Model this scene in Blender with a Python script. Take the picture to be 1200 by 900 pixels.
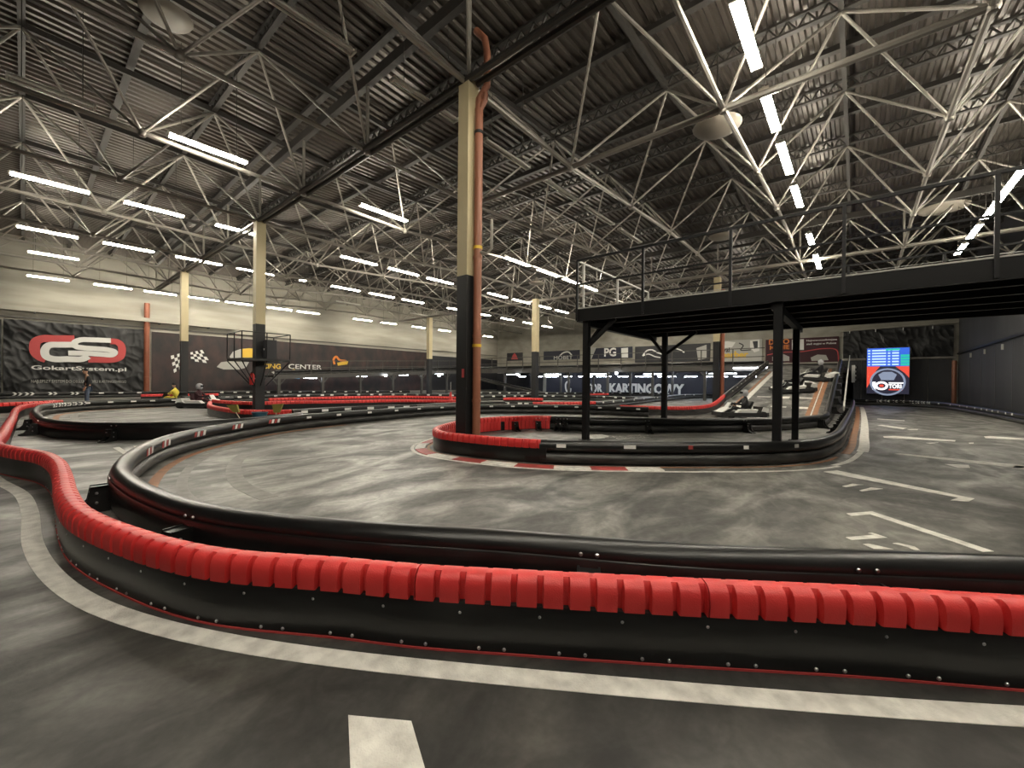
import bpy, bmesh, math, random
from mathutils import Vector, Matrix, noise as mnoise
random.seed(7)
for o in list(bpy.data.objects): bpy.data.objects.remove(o)
SC = bpy.context.scene
COL = SC.collection

# ------------------------------------------------------------------ camera
F_PX, YAW, PIT, ROL, EYE = 480.0, math.radians(40.03), math.radians(-0.31), math.radians(0.57), 1.4
_s, _c = math.sin(YAW), math.cos(YAW)
_fw = Vector((-_s*math.cos(PIT), _c*math.cos(PIT), math.sin(PIT)))
_rt = Vector((_c, _s, 0)); _up = _rt.cross(_fw)
RT = _rt*math.cos(ROL) + _up*math.sin(ROL); UP = _up*math.cos(ROL) - _rt*math.sin(ROL)
cd = bpy.data.cameras.new('camera'); cam = bpy.data.objects.new('camera', cd); COL.objects.link(cam)
m = Matrix.Identity(4)
for i in range(3):
    m[i][0] = RT[i]; m[i][1] = UP[i]; m[i][2] = -_fw[i]
m[2][3] = EYE
cam.matrix_world = m
cd.sensor_fit = 'HORIZONTAL'; cd.sensor_width = 36; cd.lens = F_PX/1200*36; cd.clip_start = .05; cd.clip_end = 300
SC.camera = cam
# ------------------------------------------------------------------ world, exposure
w = bpy.data.worlds.new('world'); SC.world = w; w.use_nodes = True
w.node_tree.nodes['Background'].inputs[0].default_value = (.9, .95, 1, 1)
w.node_tree.nodes['Background'].inputs[1].default_value = .0
SC.view_settings.view_transform = 'Standard'; SC.view_settings.look = 'None'
SC.view_settings.gamma = 1; SC.view_settings.use_curve_mapping = False
SC.view_settings.exposure = 1.45
TUBE_E = 60.0        # strength of the lit ceiling tubes
UNDER_E = 15.0       # strength of the cold strips under the mezzanine

# ------------------------------------------------------------------ pixels to places
def ray(x, y):
    d = _fw + RT*((x-600)/F_PX) + UP*(-(y-450)/F_PX)
    return d
def G(x, y, z=0.0):
    d = ray(x, y); t = (z-EYE)/d.z; return Vector((d.x*t, d.y*t, z))
def PX(x, y, X):
    d = ray(x, y); t = X/d.x; return Vector((X, d.y*t, EYE+d.z*t))
def PY(x, y, Y):
    d = ray(x, y); t = Y/d.y; return Vector((d.x*t, Y, EYE+d.z*t))

# ------------------------------------------------------------------ materials
def mat(name, col, rough=.6, metal=0.0, emit=None, estr=0, noise=None, bump=0.0, bscale=40, spec=.5, rvar=0.0):
    M = bpy.data.materials.new(name); M.use_nodes = True
    nt = M.node_tree; b = nt.nodes['Principled BSDF']
    b.inputs['Base Color'].default_value = (*col, 1); b.inputs['Roughness'].default_value = rough
    b.inputs['Metallic'].default_value = metal; b.inputs['Specular IOR Level'].default_value = spec
    if emit: b.inputs['Emission Color'].default_value = (*emit, 1); b.inputs['Emission Strength'].default_value = estr
    if noise or bump or rvar:
        tc = nt.nodes.new('ShaderNodeTexCoord')
    if noise:
        c2, sc, stretch = noise
        mp = nt.nodes.new('ShaderNodeMapping'); mp.inputs['Scale'].default_value = stretch
        n = nt.nodes.new('ShaderNodeTexNoise'); n.inputs['Scale'].default_value = sc; n.inputs['Detail'].default_value = 6
        r = nt.nodes.new('ShaderNodeValToRGB'); r.color_ramp.elements[0].position = .35; r.color_ramp.elements[1].position = .7
        r.color_ramp.elements[0].color = (*col, 1); r.color_ramp.elements[1].color = (*c2, 1)
        nt.links.new(tc.outputs['Object'], mp.inputs[0]); nt.links.new(mp.outputs[0], n.inputs['Vector'])
        nt.links.new(n.outputs[0], r.inputs[0]); nt.links.new(r.outputs[0], b.inputs['Base Color'])
        if rvar:
            mr = nt.nodes.new('ShaderNodeMapRange'); mr.inputs[3].default_value = rough-rvar; mr.inputs[4].default_value = rough+rvar
            nt.links.new(n.outputs[0], mr.inputs[0]); nt.links.new(mr.outputs[0], b.inputs['Roughness'])
    if bump:
        n2 = nt.nodes.new('ShaderNodeTexNoise'); n2.inputs['Scale'].default_value = bscale; n2.inputs['Detail'].default_value = 4
        bp = nt.nodes.new('ShaderNodeBump'); bp.inputs['Strength'].default_value = bump; bp.inputs['Distance'].default_value = .02
        nt.links.new(tc.outputs['Object'], n2.inputs['Vector']); nt.links.new(n2.outputs[0], bp.inputs['Height']); nt.links.new(bp.outputs[0], b.inputs['Normal'])
    return M
ONE = (1, 1, 1)
M = {}
M['plastic'] = mat('black_plastic', (.006, .006, .006), .31, noise=((.012, .012, .012), 3, (1, 1, 6)), spec=.45)
M['scuffed'] = mat('scuffed_black_plastic', (.008, .008, .008), .40, noise=((.06, .058, .055), 2.5, (1, 1, 7)), spec=.45)
M['red'] = mat('red_plastic', (.60, .030, .030), .45, noise=((.68, .05, .045), 2, ONE), bump=.12, bscale=150)
M['steel'] = mat('zinc_bolt', (.6, .6, .6), .3, 1)
M['tube'] = mat('grey_painted_tube', (.38, .355, .315), .36, .3, noise=((.26, .24, .21), 1.5, ONE))
M['girder'] = mat('dark_grey_girder', (.07, .066, .06), .42, .3)
M['purlin'] = mat('dark_purlin', (.035, .031, .027), .6)
M['roof'] = mat('galvanised_roof_sheet', (.085, .072, .060), .34, .45, noise=((.06, .05, .042), .4, ONE))
M['cream'] = mat('cream_paint', (.55, .47, .29), .55, noise=((.42, .35, .21), 1.2, (1, 1, .3)))
M['black'] = mat('black_paint', (.008, .008, .0085), .5)
M['bridge'] = mat('black_bridge_steel', (.008, .008, .0085), .5, spec=.25)
M['railing'] = mat('dark_railing', (.012, .012, .013), .45, spec=.3)
M['wire'] = mat('grey_wire', (.4, .4, .38), .4, .4)
M['edge'] = mat('pale_rail_lit_edge', (.42, .41, .38), .5)  # pale rail grey, also the light painted along the bridge deck edge
M['rust'] = mat('rust_brown_pipe', (.23, .085, .045), .5, noise=((.30, .12, .07), 2, (4, 4, .4)))
M['orangepipe'] = mat('orange_pipe', (.25, .075, .036), .5)
M['yellow'] = mat('yellow_clamp', (.65, .42, .03), .5)
M['white'] = mat('white_print', (.75, .74, .71), .55)
M['whitepaint'] = mat('worn_white_paint', (.82, .80, .74), .6, noise=((.52, .50, .46), 9, ONE), bump=.3, bscale=120)
M['greypaint'] = mat('worn_grey_paint', (.26, .25, .23), .6, noise=((.15, .145, .135), 6, ONE))
M['redpaint'] = mat('worn_red_paint', (.42, .05, .045), .55, noise=((.28, .05, .045), 7, ONE))
M['orangepaint'] = mat('worn_orange_paint', (.36, .15, .06), .6, noise=((.20, .10, .05), 6, ONE))
M['wallcream'] = mat('cream_wall', (.36, .34, .29), .8, noise=((.25, .235, .195), .8, (1, .3, 2)))
M['walldark'] = mat('charcoal_wall', (.045, .046, .05), .7, noise=((.03, .03, .033), .6, (1, 1, .2)))
M['drape'] = mat('black_drape', (.013, .013, .0135), .45, noise=((.02, .02, .02), 1, ONE))
M['banner'] = mat('black_banner', (.007, .006, .006), .45, noise=((.045, .018, .016), .8, (1, 1.6, 1)))
M['bannerplain'] = mat('charcoal_banner', (.02, .02, .024), .55)
M['navy'] = mat('navy_banner', (.012, .014, .03), .5)
M['logored'] = mat('print_red', (.50, .06, .06), .55)
M['orange'] = mat('print_orange', (.75, .22, .03), .5)
M['printyellow'] = mat('print_yellow', (.75, .48, .05), .5)
M['printgrey'] = mat('print_grey', (.42, .41, .38), .5)
M['printblue'] = mat('print_blue', (.08, .25, .5), .5)
M['skin'] = mat('skin', (.5, .3, .2), .6)
M['jeans'] = mat('denim', (.10, .13, .19), .8)
M['blackcloth'] = mat('black_cloth', (.012, .012, .014), .85)
M['yellowcloth'] = mat('yellow_cloth', (.62, .5, .06), .8)
M['purplecloth'] = mat('dark_plum_cloth', (.05, .015, .02), .8)
M['helmet'] = mat('grey_helmet', (.35, .35, .36), .25)
M['rubber'] = mat('tyre_rubber', (.012, .012, .012), .75)
M['bin'] = mat('teal_plastic', (.02, .08, .12), .5)
M['bristle'] = mat('olive_bristles', (.28, .25, .06), .9)
M['wood'] = mat('pale_wood', (.5, .42, .3), .6)
M['dome'] = mat('pale_dome', (.22, .195, .16), .5)
M['housing'] = mat('white_lamp_housing', (.62, .60, .54), .4)
M['tubeon'] = mat('lit_tube', (1, 1, 1), .4, emit=(1, .93, .78), estr=TUBE_E)
M['tubeoff'] = mat('unlit_tube', (.7, .68, .62), .3)
M['underon'] = mat('lit_cold_strip', (1, 1, 1), .4, emit=(.86, .92, 1), estr=UNDER_E)
M['glassy'] = mat('screen_black', (.01, .01, .012), .25)

def emis(name, col, s):
    return mat(name, (.01, .01, .01), .4, emit=col, estr=s)

def floor_material():
    Mf = bpy.data.materials.new('track_asphalt'); Mf.use_nodes = True
    nt = Mf.node_tree; b = nt.nodes['Principled BSDF']; L = nt.links.new
    tc = nt.nodes.new('ShaderNodeTexCoord')
    def noise(scale, detail, stretch=ONE, dist=0):
        mp = nt.nodes.new('ShaderNodeMapping'); mp.inputs['Scale'].default_value = stretch
        n = nt.nodes.new('ShaderNodeTexNoise'); n.inputs['Scale'].default_value = scale; n.inputs['Detail'].default_value = detail
        n.inputs['Distortion'].default_value = dist
        L(tc.outputs['Object'], mp.inputs[0]); L(mp.outputs[0], n.inputs['Vector']); return n
    big = noise(.22, 4, dist=1.0); scuff = noise(4.5, 9, (1, .6, 1), 1.8); streak = noise(.75, 9, (1, .5, 1), 2.2); fine = noise(28, 5)
    r1 = nt.nodes.new('ShaderNodeValToRGB')
    r1.color_ramp.elements[0].position = .42; r1.color_ramp.elements[0].color = (.022, .0215, .020, 1)
    r1.color_ramp.elements[1].position = .62; r1.color_ramp.elements[1].color = (.15, .145, .13, 1)
    L(streak.outputs[0], r1.inputs[0])
    r2 = nt.nodes.new('ShaderNodeValToRGB')
    r2.color_ramp.elements[0].position = .38; r2.color_ramp.elements[0].color = (.026, .0255, .024, 1)
    r2.color_ramp.elements[1].position = .62; r2.color_ramp.elements[1].color = (.085, .082, .076, 1)
    L(big.outputs[0], r2.inputs[0])
    mx = nt.nodes.new('ShaderNodeMix'); mx.data_type = 'RGBA'; mx.inputs[0].default_value = .5
    L(r1.outputs[0], mx.inputs[6]); L(r2.outputs[0], mx.inputs[7])
    ov = nt.nodes.new('ShaderNodeMix'); ov.data_type = 'RGBA'; ov.blend_type = 'OVERLAY'; ov.inputs[0].default_value = .35
    # base colour scaled down across the near lane, up across the track beyond
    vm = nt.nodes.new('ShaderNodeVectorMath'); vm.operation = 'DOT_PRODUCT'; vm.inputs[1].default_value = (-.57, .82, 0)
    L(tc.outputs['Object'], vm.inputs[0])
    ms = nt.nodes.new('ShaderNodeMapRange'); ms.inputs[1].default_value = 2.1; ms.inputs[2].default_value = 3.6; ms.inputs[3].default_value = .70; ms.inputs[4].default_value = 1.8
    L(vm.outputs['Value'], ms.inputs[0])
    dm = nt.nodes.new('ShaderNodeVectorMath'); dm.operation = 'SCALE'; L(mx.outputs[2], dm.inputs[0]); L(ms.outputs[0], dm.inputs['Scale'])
    o2 = nt.nodes.new('ShaderNodeMix'); o2.data_type = 'RGBA'; o2.blend_type = 'OVERLAY'; o2.inputs[0].default_value = .55
    rs = nt.nodes.new('ShaderNodeValToRGB'); rs.color_ramp.elements[0].position = .36; rs.color_ramp.elements[0].color = (.25, .25, .25, 1); rs.color_ramp.elements[1].position = .66; rs.color_ramp.elements[1].color = (.85, .85, .84, 1)
    L(scuff.outputs[0], rs.inputs[0]); L(dm.outputs[0], o2.inputs[6]); L(rs.outputs[0], o2.inputs[7]); L(o2.outputs[2], ov.inputs[6]); L(fine.outputs[0], ov.inputs[7]); L(ov.outputs[2], b.inputs['Base Color'])
    mr = nt.nodes.new('ShaderNodeMapRange'); mr.inputs[1].default_value = .35; mr.inputs[2].default_value = .65; mr.inputs[3].default_value = .62; mr.inputs[4].default_value = .38
    b.inputs['Specular IOR Level'].default_value = .5
    L(streak.outputs[0], mr.inputs[0]); L(mr.outputs[0], b.inputs['Roughness'])
    bp = nt.nodes.new('ShaderNodeBump'); bp.inputs['Strength'].default_value = .12; bp.inputs['Distance'].default_value = .01
    L(fine.outputs[0], bp.inputs['Height']); L(bp.outputs[0], b.inputs['Normal'])
    return Mf
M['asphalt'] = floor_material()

# ------------------------------------------------------------------ mesh helpers
class MB:
    def __init__(s): s.v = []; s.f = []; s.mi = []; s.cur = 0
    def add(s, vs, fs):
        o = len(s.v); s.v += [tuple(v) for v in vs]; s.f += [tuple(i+o for i in f) for f in fs]; s.mi += [s.cur]*len(fs); return s
    def box(s, a, b, mtx=None):
        (x0, y0, z0), (x1, y1, z1) = a, b
        vs = [Vector(p) for p in ((x0,y0,z0),(x1,y0,z0),(x1,y1,z0),(x0,y1,z0),(x0,y0,z1),(x1,y0,z1),(x1,y1,z1),(x0,y1,z1))]
        if mtx is not None: vs = [mtx @ v for v in vs]
        return s.add(vs, [(0,3,2,1),(4,5,6,7),(0,1,5,4),(1,2,6,5),(2,3,7,6),(3,0,4,7)])
    def bar(s, p, q, wx, wz, up=Vector((0, 0, 1))):
        p, q = Vector(p), Vector(q); t = (q-p).normalized()
        r = t.cross(up); r = r.normalized() if r.length > 1e-5 else Vector((1, 0, 0)); u = r.cross(t)
        vs = []
        for c in (p, q):
            for a, b in ((-1,-1),(1,-1),(1,1),(-1,1)): vs.append(c + r*(a*wx/2) + u*(b*wz/2))
        return s.add(vs, [(0,1,2,3),(7,6,5,4),(0,4,5,1),(1,5,6,2),(2,6,7,3),(3,7,4,0)])
    def tube(s, pts, r, n=10, caps=True):
        pts = [Vector(p) for p in pts]; rs = r if isinstance(r, (list, tuple)) else [r]*len(pts)
        t0 = (pts[1]-pts[0]).normalized(); a = t0.orthogonal().normalized(); vs = []
        for i, p in enumerate(pts):
            t = (pts[min(i+1, len(pts)-1)]-pts[max(i-1, 0)]).normalized()
            a = (a - t*a.dot(t)).normalized(); b = t.cross(a)
            for k in range(n):
                an = 2*math.pi*k/n; vs.append(p + (a*math.cos(an)+b*math.sin(an))*rs[i])
        fs = []
        for i in range(len(pts)-1):
            for k in range(n):
                fs.append((i*n+k, i*n+(k+1) % n, (i+1)*n+(k+1) % n, (i+1)*n+k))
        if caps: fs += [tuple(range(n))[::-1], tuple((len(pts)-1)*n+k for k in range(n))]
        return s.add(vs, fs)
    def lathe(s, prof, n=16, c=(0, 0, 0)):
        vs = []
        for r, z in prof:
            for k in range(n):
                a = 2*math.pi*k/n; vs.append((c[0]+r*math.cos(a), c[1]+r*math.sin(a), c[2]+z))
        fs = [(i*n+k, i*n+(k+1) % n, (i+1)*n+(k+1) % n, (i+1)*n+k) for i in range(len(prof)-1) for k in range(n)]
        return s.add(vs, fs)
    def prism(s, poly, depth):           # poly: 3D points, depth: vector
        n = len(poly); P = [Vector(p) for p in poly]; Q = [p+Vector(depth) for p in P]
        return s.add(P+Q, [tuple(range(n))[::-1], tuple(range(n, 2*n))]+[(i, (i+1) % n, n+(i+1) % n, n+i) for i in range(n)])
    def sweep(s, rings, closed=True, caps=True):
        n = len(rings[0]); vs = [p for r in rings for p in r]; fs = []
        for i in range(len(rings)-1):
            for k in range(n if closed else n-1):
                fs.append((i*n+k, (i+1)*n+k, (i+1)*n+(k+1) % n, i*n+(k+1) % n))
        if caps: fs += [tuple(range(n)), tuple((len(rings)-1)*n+k for k in range(n))[::-1]]
        return s.add(vs, fs)
    def mesh(s, name, mats, smooth=False):
        me = bpy.data.meshes.new(name); me.from_pydata(s.v, [], s.f)
        for mm in (mats if isinstance(mats, (list, tuple)) else [mats]): me.materials.append(mm)
        if any(s.mi): me.polygons.foreach_set('material_index', s.mi)
        b = bmesh.new(); b.from_mesh(me); bmesh.ops.recalc_face_normals(b, faces=b.faces); b.to_mesh(me); b.free()
        if smooth:
            me.polygons.foreach_set('use_smooth', [True]*len(me.polygons))
            try: me.set_sharp_from_angle(angle=math.radians(40))
            except Exception: pass
        return me

def link(name, data, parent=None, mtx=None, local=False):
    o = bpy.data.objects.new(name, data); COL.objects.link(o)
    if mtx is not None: o.matrix_basis = mtx
    if parent is not None:
        o.parent = parent
        if not local and parent.parent is None and parent.type == 'EMPTY':
            o.matrix_parent_inverse = Matrix.Translation(-Vector(parent.location))
    return o
def part(name, mb, mats, parent=None, smooth=False, local=False, kind=None):
    o = link(name, mb.mesh(name, mats, smooth), parent, local=local)
    if kind: o['kind'] = kind
    return o
def tag(o, label, cat, group=None):
    o['label'] = label; o['category'] = cat
    if group: o['group'] = group
    return o
def thing(name, label, cat, loc=(0, 0, 0), group=None):
    o = bpy.data.objects.new(name, None); COL.objects.link(o); o.location = loc; o.empty_display_size = .2
    return tag(o, label, cat, group)
def struct(name, mb, mats, smooth=False):
    o = part(name, mb, mats, smooth=smooth); o['kind'] = 'structure'; return o
ORD = ['first', 'second', 'third', 'fourth', 'fifth', 'sixth', 'seventh', 'eighth', 'ninth', 'tenth', 'eleventh', 'twelfth', 'thirteenth', 'fourteenth', 'fifteenth', 'sixteenth', 'seventeenth', 'eighteenth', 'nineteenth', 'twentieth']

# unit meshes shared by repeats
_u = MB(); _u.tube([(0, 0, 0), (0, 0, 1)], 1, 8); UNIT = {}
def unit_tube(mname):
    if mname not in UNIT: UNIT[mname] = _u.mesh('unit_tube', M[mname], True)
    return UNIT[mname]
def rod(name, p, q, r, mname, parent):
    p, q = Vector(p), Vector(q); d = q-p
    mt = Matrix.Translation(p) @ d.to_track_quat('Z', 'Y').to_matrix().to_4x4() @ Matrix.Diagonal((r, r, d.length, 1))
    return link(name, unit_tube(mname), parent, mt)
_b = MB(); _b.lathe([(0, 0), (.014, 0), (.014, .006), (.009, .012), (0, .013)], 8); BOLT = _b.mesh('bolt', M['steel'], True)
def bolt(p, nrm, parent, s=1.0):
    mt = Matrix.Translation(Vector(p)) @ Vector(nrm).to_track_quat('Z', 'Y').to_matrix().to_4x4() @ Matrix.Scale(s, 4)
    return link('bolt', BOLT, parent, mt)

# ================================================================== SETTING
XL, XR, YB, YF = -42.4, 6.1, 46.9, -10.0
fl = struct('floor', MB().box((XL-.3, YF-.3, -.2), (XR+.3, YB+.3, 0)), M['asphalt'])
struct('wall_left', MB().box((XL-.3, YF, 0), (XL, YB, 11.6)), M['wallcream'])
struct('wall_back', MB().box((XL, YB, 0), (XR, YB+.3, 11.6)), M['wallcream'])
wr = struct('wall_right', MB().box((XR, YF, 0), (XR+.3, YB, 11.6)), M['walldark'])
struct('wall_front', MB().box((XL, YF-.3, 0), (XR, YF, 11.6)), M['walldark'])

# ------------------------------------------------------------------ roof
Y0, MX, MY, X0 = 6.05, 4.0, 4.08, -6.36
ZB = {-1: 7.82, 0: 7.70, 1: 7.60, 2: 7.84, 3: 8.08, 4: 8.13, 5: 7.92}
ZT = {-2: 10.3, -1: 10.2, 0: 9.95, 1: 10.05, 2: 10.45, 3: 10.6, 4: 10.45}      # between row j and j+1
def zb(j): return ZB.get(j, 7.85)
def zt(j): return ZT.get(j, 10.25)
def yb(j): return Y0+MY*j
def yt(j): return Y0+MY*(j+.5)
JS = list(range(-2, 10)); IS = list(range(-8, 4))
ys = [YF] + [yt(j) for j in range(-3, 10)] + [YB]
zs = [10.75] + [zt(j)+.42 for j in range(-3, 10)] + [10.6]
rf = MB(); P = .28; nx = int((XR-XL)/P)
prof = []
for k in range(nx+1):
    x = XL+k*P
    prof += [(x, 0), (x+.10, 0), (x+.14, .07), (x+.24, .07)]
rings = [[(x, y, z+dz) for x, dz in prof] for y, z in zip(ys, zs)]
rf.sweep(rings, closed=False, caps=False)
ceil = struct('ceiling', rf, M['roof'])
for j in range(-2, 10):
    for dy, hh in ((0, .26), (MY/2, .18)):
        y = yt(j)+dy
        if y > YB-.5: continue
        z = (zt(j) if dy == 0 else (zt(j)+zt(j+1))/2)
        pu = MB()
        if dy: pu.box((XL, y-.05, z+.42-hh), (XR, y+.05, z+.40)); pu.box((XL, y-.09, z+.40-hh), (XR, y+.09, z+.43-hh))
        else:
            pu.box((XL, y-.07, z+.34), (XR, y+.07, z+.40)); pu.box((XL, y-.07, z+.02), (XR, y+.07, z+.07)); q_ = XL
            while q_ < XR-.4:
                pu.bar((q_, y, z+.06), (q_+.2, y, z+.35), .05, .03); pu.bar((q_+.2, y, z+.35), (q_+.4, y, z+.06), .05, .03); q_ += .4
        part('purlin', pu, M['purlin'], ceil)
for i in IS:
    x = X0+MX*(i+.5)
    if x > XR-.3: continue
    tc_ = MB()
    for j in range(-2, 9):
        tc_.bar((x, yt(j), zt(j)+.05), (x, yt(j+1), zt(j+1)+.05), .11, .16)
    part('top_chord', tc_, M['purlin'], ceil)
# V-shaped tubular trusses, one per line of columns and between
_nd = MB(); _nd.lathe([(0, -.11), (.07, -.1), (.10, -.04), (.10, .05), (.06, .12), (0, .13)], 10); NODE = _nd.mesh('node', M['tube'], True)
for n_, i in enumerate(reversed(IS)):
    x = X0+MX*i
    t = thing('roof_truss', 'grey tubular steel roof truss, %s from the right wall' % ORD[n_], 'roof truss', (x, yb(-2), 7.5), 'roof trusses side by side')
    for j in JS:
        p = Vector((x, yb(j), zb(j)))
        if j < JS[-1]: rod('bottom_chord', p, (x, yb(j+1), zb(j+1)), .062, 'tube', t)
        link('node', NODE, t, Matrix.Translation(p))
        for sx in (-1, 1):
            if not (XL < x+2*sx < XR): continue
            for jj in (j-1, j):
                if jj < -2 or jj > 8: continue
                rod('strut', p, (x+2*sx, yt(jj), zt(jj)), .036, 'tube', t)
# heavy girders across the trusses on the column lines
for nm, j, lab in (('near', 0, 'heavy twin-tube roof girder across the nearest row of columns'), ('tie', 1, 'single cross tube tying the trusses just beyond the near girder'), ('far', 5, 'roof girder across the middle row of columns')):
    t = thing('roof_girder', lab, 'girder', (XL+.2, yb(j), zb(j)))
    if nm == 'tie':
        for i in range(-1, 2): rod('bottom_chord', (X0+MX*i, yb(j), zb(j)), (X0+MX*(i+1), yb(j), zb(j)), .075, 'tube', t)
        continue
    for i in IS:
        x = X0+MX*i; x2 = min(x+MX, XR)
        for dy in (-.11, .11): rod('bottom_chord', (x, yb(j)+dy, zb(j)), (x2, yb(j)+dy, zb(j)), .07, 'girder' if nm == 'near' else 'tube', t)
        part('top_beam', MB().bar((x, yb(j), zb(j)+1.9), (x2, yb(j), zb(j)+1.9), .16, .28), M['purlin'], t)
        rod('strut', (x, yb(j), zb(j)), (x, yb(j), zb(j)+1.9), .045, 'tube', t)

# ------------------------------------------------------------------ ceiling strip lights
LZ = 7.75
LIT = "197,158,289,193;10,194,105,223;145,234,215,254;18,258,91,278;121,285,179,300;253,264,306,280;32,292,92,306;207,304,258,317;31,320,80,333;111,337,153,346;278,318,320,327;169,343,206,349;335,326,372,337;222,348,253,357;263,352,297,361;388,334,421,345;314,358,340,365;348,361,373,369;424,240,474,262;402,299,438,313;455,315,489,328;500,324,530,335;431,340,462,351;469,346,497,357;412,372,436,380;593,300,618,313;629,315,654,328;659,327,680,338;682,335,698,345;572,344,593,353;601,352,620,360;628,357,644,366;652,363,664,370;860,2,888,82;892,110,912,156;911,168,928,205;927,216,940,243;944,273,955,292;953,294,960,312;957,313,962,322;1200,195,1178,224;1176,232,1166,247;1165,243,1153,257;1150,262,1135,280;1133,284,1120,300"
OFF = "313,0,415,63;460,92,535,140;570,163,617,198;639,212,675,235;688,241,717,262;727,268,749,286;8,83,110,128;395,350,420,357;350,318,372,324;480,371,500,377"
ROWX = [3.65, -1.6, -7.55, -13.8, -20.3, -27.2, -32.2, -39.8]
ROWN = ['row by the right wall', 'row above the bridge', 'dark row by the nearest column', 'fourth row from the right', 'fifth row from the right', 'sixth row from the right', 'seventh row from the right', 'row along the left wall']
rows = {}
for lit, S in ((1, LIT), (0, OFF)):
    for q in S.split(';'):
        a = list(map(float, q.split(',')))
        p, r = G(a[0], a[1], LZ), G(a[2], a[3], LZ)
        mid = (p+r)/2; k = min(range(8), key=lambda i: abs(ROWX[i]-mid.x)/(6+abs(mid.x)))
        sc = ROWX[k]/mid.x
        rows.setdefault(k, []).append((mid.y*sc, min(2.1, max(.9, abs(p.y-r.y)*sc)), lit))
def strip_light(x, y, L, lit, label, grp):
    t = thing('strip_light', label, 'ceiling light', (x, y, LZ), grp)
    h = MB()
    h.prism([(x-.045, y-L/2, LZ+.02), (x+.045, y-L/2, LZ+.02), (x+.03, y-L/2, LZ+.08), (x-.03, y-L/2, LZ+.08)], (0, L, 0))
    part('housing', h, M['housing'], t)
    for dx in (-.075, .075):
        part('tube', MB().tube([(x+dx, y-L/2+.03, LZ), (x+dx, y+L/2-.03, LZ)], .022, 8), M['tubeon' if lit else 'tubeoff'], t, True)
    for s_ in (-1, 1):
        part('end_cap', MB().box((x-.10, y+s_*L/2-.02, LZ-.025), (x+.10, y+s_*L/2+.02, LZ+.05)), M['housing'], t)
        rod('hanger', (x, y+s_*L*.35, LZ+.08), (x, y+s_*L*.35, 10.3), .008, 'purlin', t)
rows[1] += [(y, 1.9, 1) for y in (5.0, 2.2, -.6, -3.4)]          # both rows carry on over the camera
rows[0] += [(y, 1.9, 1) for y in (16.2, 13.4, 10.6, 7.8, 5.0, 2.2, -.6, -3.4)]
for k_, ys_ in ((2, (34, 38, 42)), (3, (31.5, 35, 38.5, 42)), (4, (37.5, 41, 44)), (5, (24.5, 28, 31.5, 35, 38.5)), (7, (26, 30, 34, 38, 42))):  # lit fixtures added toward the back, partly unseen, to brighten the back wall
    rows[k_] += [(y, 1.9, 1) for y in ys_]
for k in sorted(rows):
    L_ = sorted(rows[k])
    for n_ in range(len(L_)-1):
        gap = L_[n_+1][0]-L_[n_][0]; need = (L_[n_][1]+L_[n_+1][1])/2+.08
        if gap < need:
            f_ = gap/need
            L_[n_] = (L_[n_][0], L_[n_][1]*f_, L_[n_][2]); L_[n_+1] = (L_[n_+1][0], L_[n_+1][1]*f_, L_[n_+1][2])
    seen = unseen = 0
    for y, L, lit in L_:
        v = Vector((ROWX[k], y, LZ-EYE)); dep = v.dot(_fw)
        inside = dep > .5 and abs(v.dot(RT)/dep) < 1.27 and v.dot(UP)/dep < .95
        if inside: lab = '%s strip light, %s nearest in the %s' % ('lit' if lit else 'unlit', ORD[seen], ROWN[k]); seen += 1
        else: lab = '%s strip light outside the view, %s of the %s' % ('lit' if lit else 'unlit', ORD[unseen], ROWN[k]); unseen += 1
        strip_light(ROWX[k], y, L, lit, lab, 'ceiling strip lights')

# round pale discs hanging among the trusses
def dome(px, py, d_, dia, label):
    r = ray(px, py); p = Vector((0, 0, EYE)) + r*d_
    t = thing('ceiling_fan_dome', label, 'ceiling dome', p, 'round domes under the roof')
    part('bowl', MB().lathe([(0, -.02), (dia*.3, -.02), (dia*.46, .03), (dia*.5, .09), (dia*.46, .1), (dia*.3, .16), (.1, .3), (.06, .42), (0, .43)], 20, p), M['dome'], t, True)
    rod('drop_rod', p+Vector((0, 0, .4)), (p.x, p.y, max(p.z+.5, 10.1)), .02, 'purlin', t)
dome(840, 152, 10.5, 1.15, 'pale round dome hanging above the left end of the bridge')
dome(1105, 246, 20, 1.9, 'flat pale disc under the roof above the bridge railing')
dome(846, 279, 20, 1.2, 'small pale disc beyond the bridge railing')
dome(629, 333, 26, 1.0, 'small pale disc right of the nearest column')
dome(195, 22, 9, .95, 'large dim brown dome under the dark roof at upper left')

# ------------------------------------------------------------------ columns
def column(px, X, Y, zsplit, wid, label, top=7.7, name='column', flange=True):
    t = thing(name, label, 'column', (X, Y, 0), 'hall columns')
    def sect(z0, z1, mt, nm):
        c = MB(); h = wid/2
        c.box((X-h, Y-h, z0), (X-h+.03, Y+h, z1)); c.box((X+h-.03, Y-h, z0), (X+h, Y+h, z1)); c.box((X-h+.03, Y-.03, z0), (X+h-.03, Y+.03, z1))
        if not flange: c.box((X-h+.03, Y-h, z0), (X+h-.03, Y+h, z1))
        return part(nm, c, mt, t)
    sect(zsplit, top, M['cream'], 'upper_shaft'); sect(0, zsplit, M['black'], 'lower_shaft')
    part('base_plate', MB().box((X-wid*.8, Y-wid*.8, 0), (X+wid*.8, Y+wid*.8, .025)), M['black'], t)
    return t
colA = Vector((-6.36, 6.05, 0))
tA = column(550, colA.x, colA.y, 3.62, .30, 'nearest column, black below and cream above, beside the brown drain pipe', flange=False)
part('notice_plate', MB().box((colA.x+.03, colA.y-.157, 1.48), (colA.x+.10, colA.y-.151, 1.66)), M['logored'], tA)
column(307, -18.36, 6.05, 3.6, .34, 'column carrying the round marshal platform', flange=False)
column(218, -30.36, 6.05, 3.6, .34, 'column in front of the wall banners at far left', flange=False)
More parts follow.
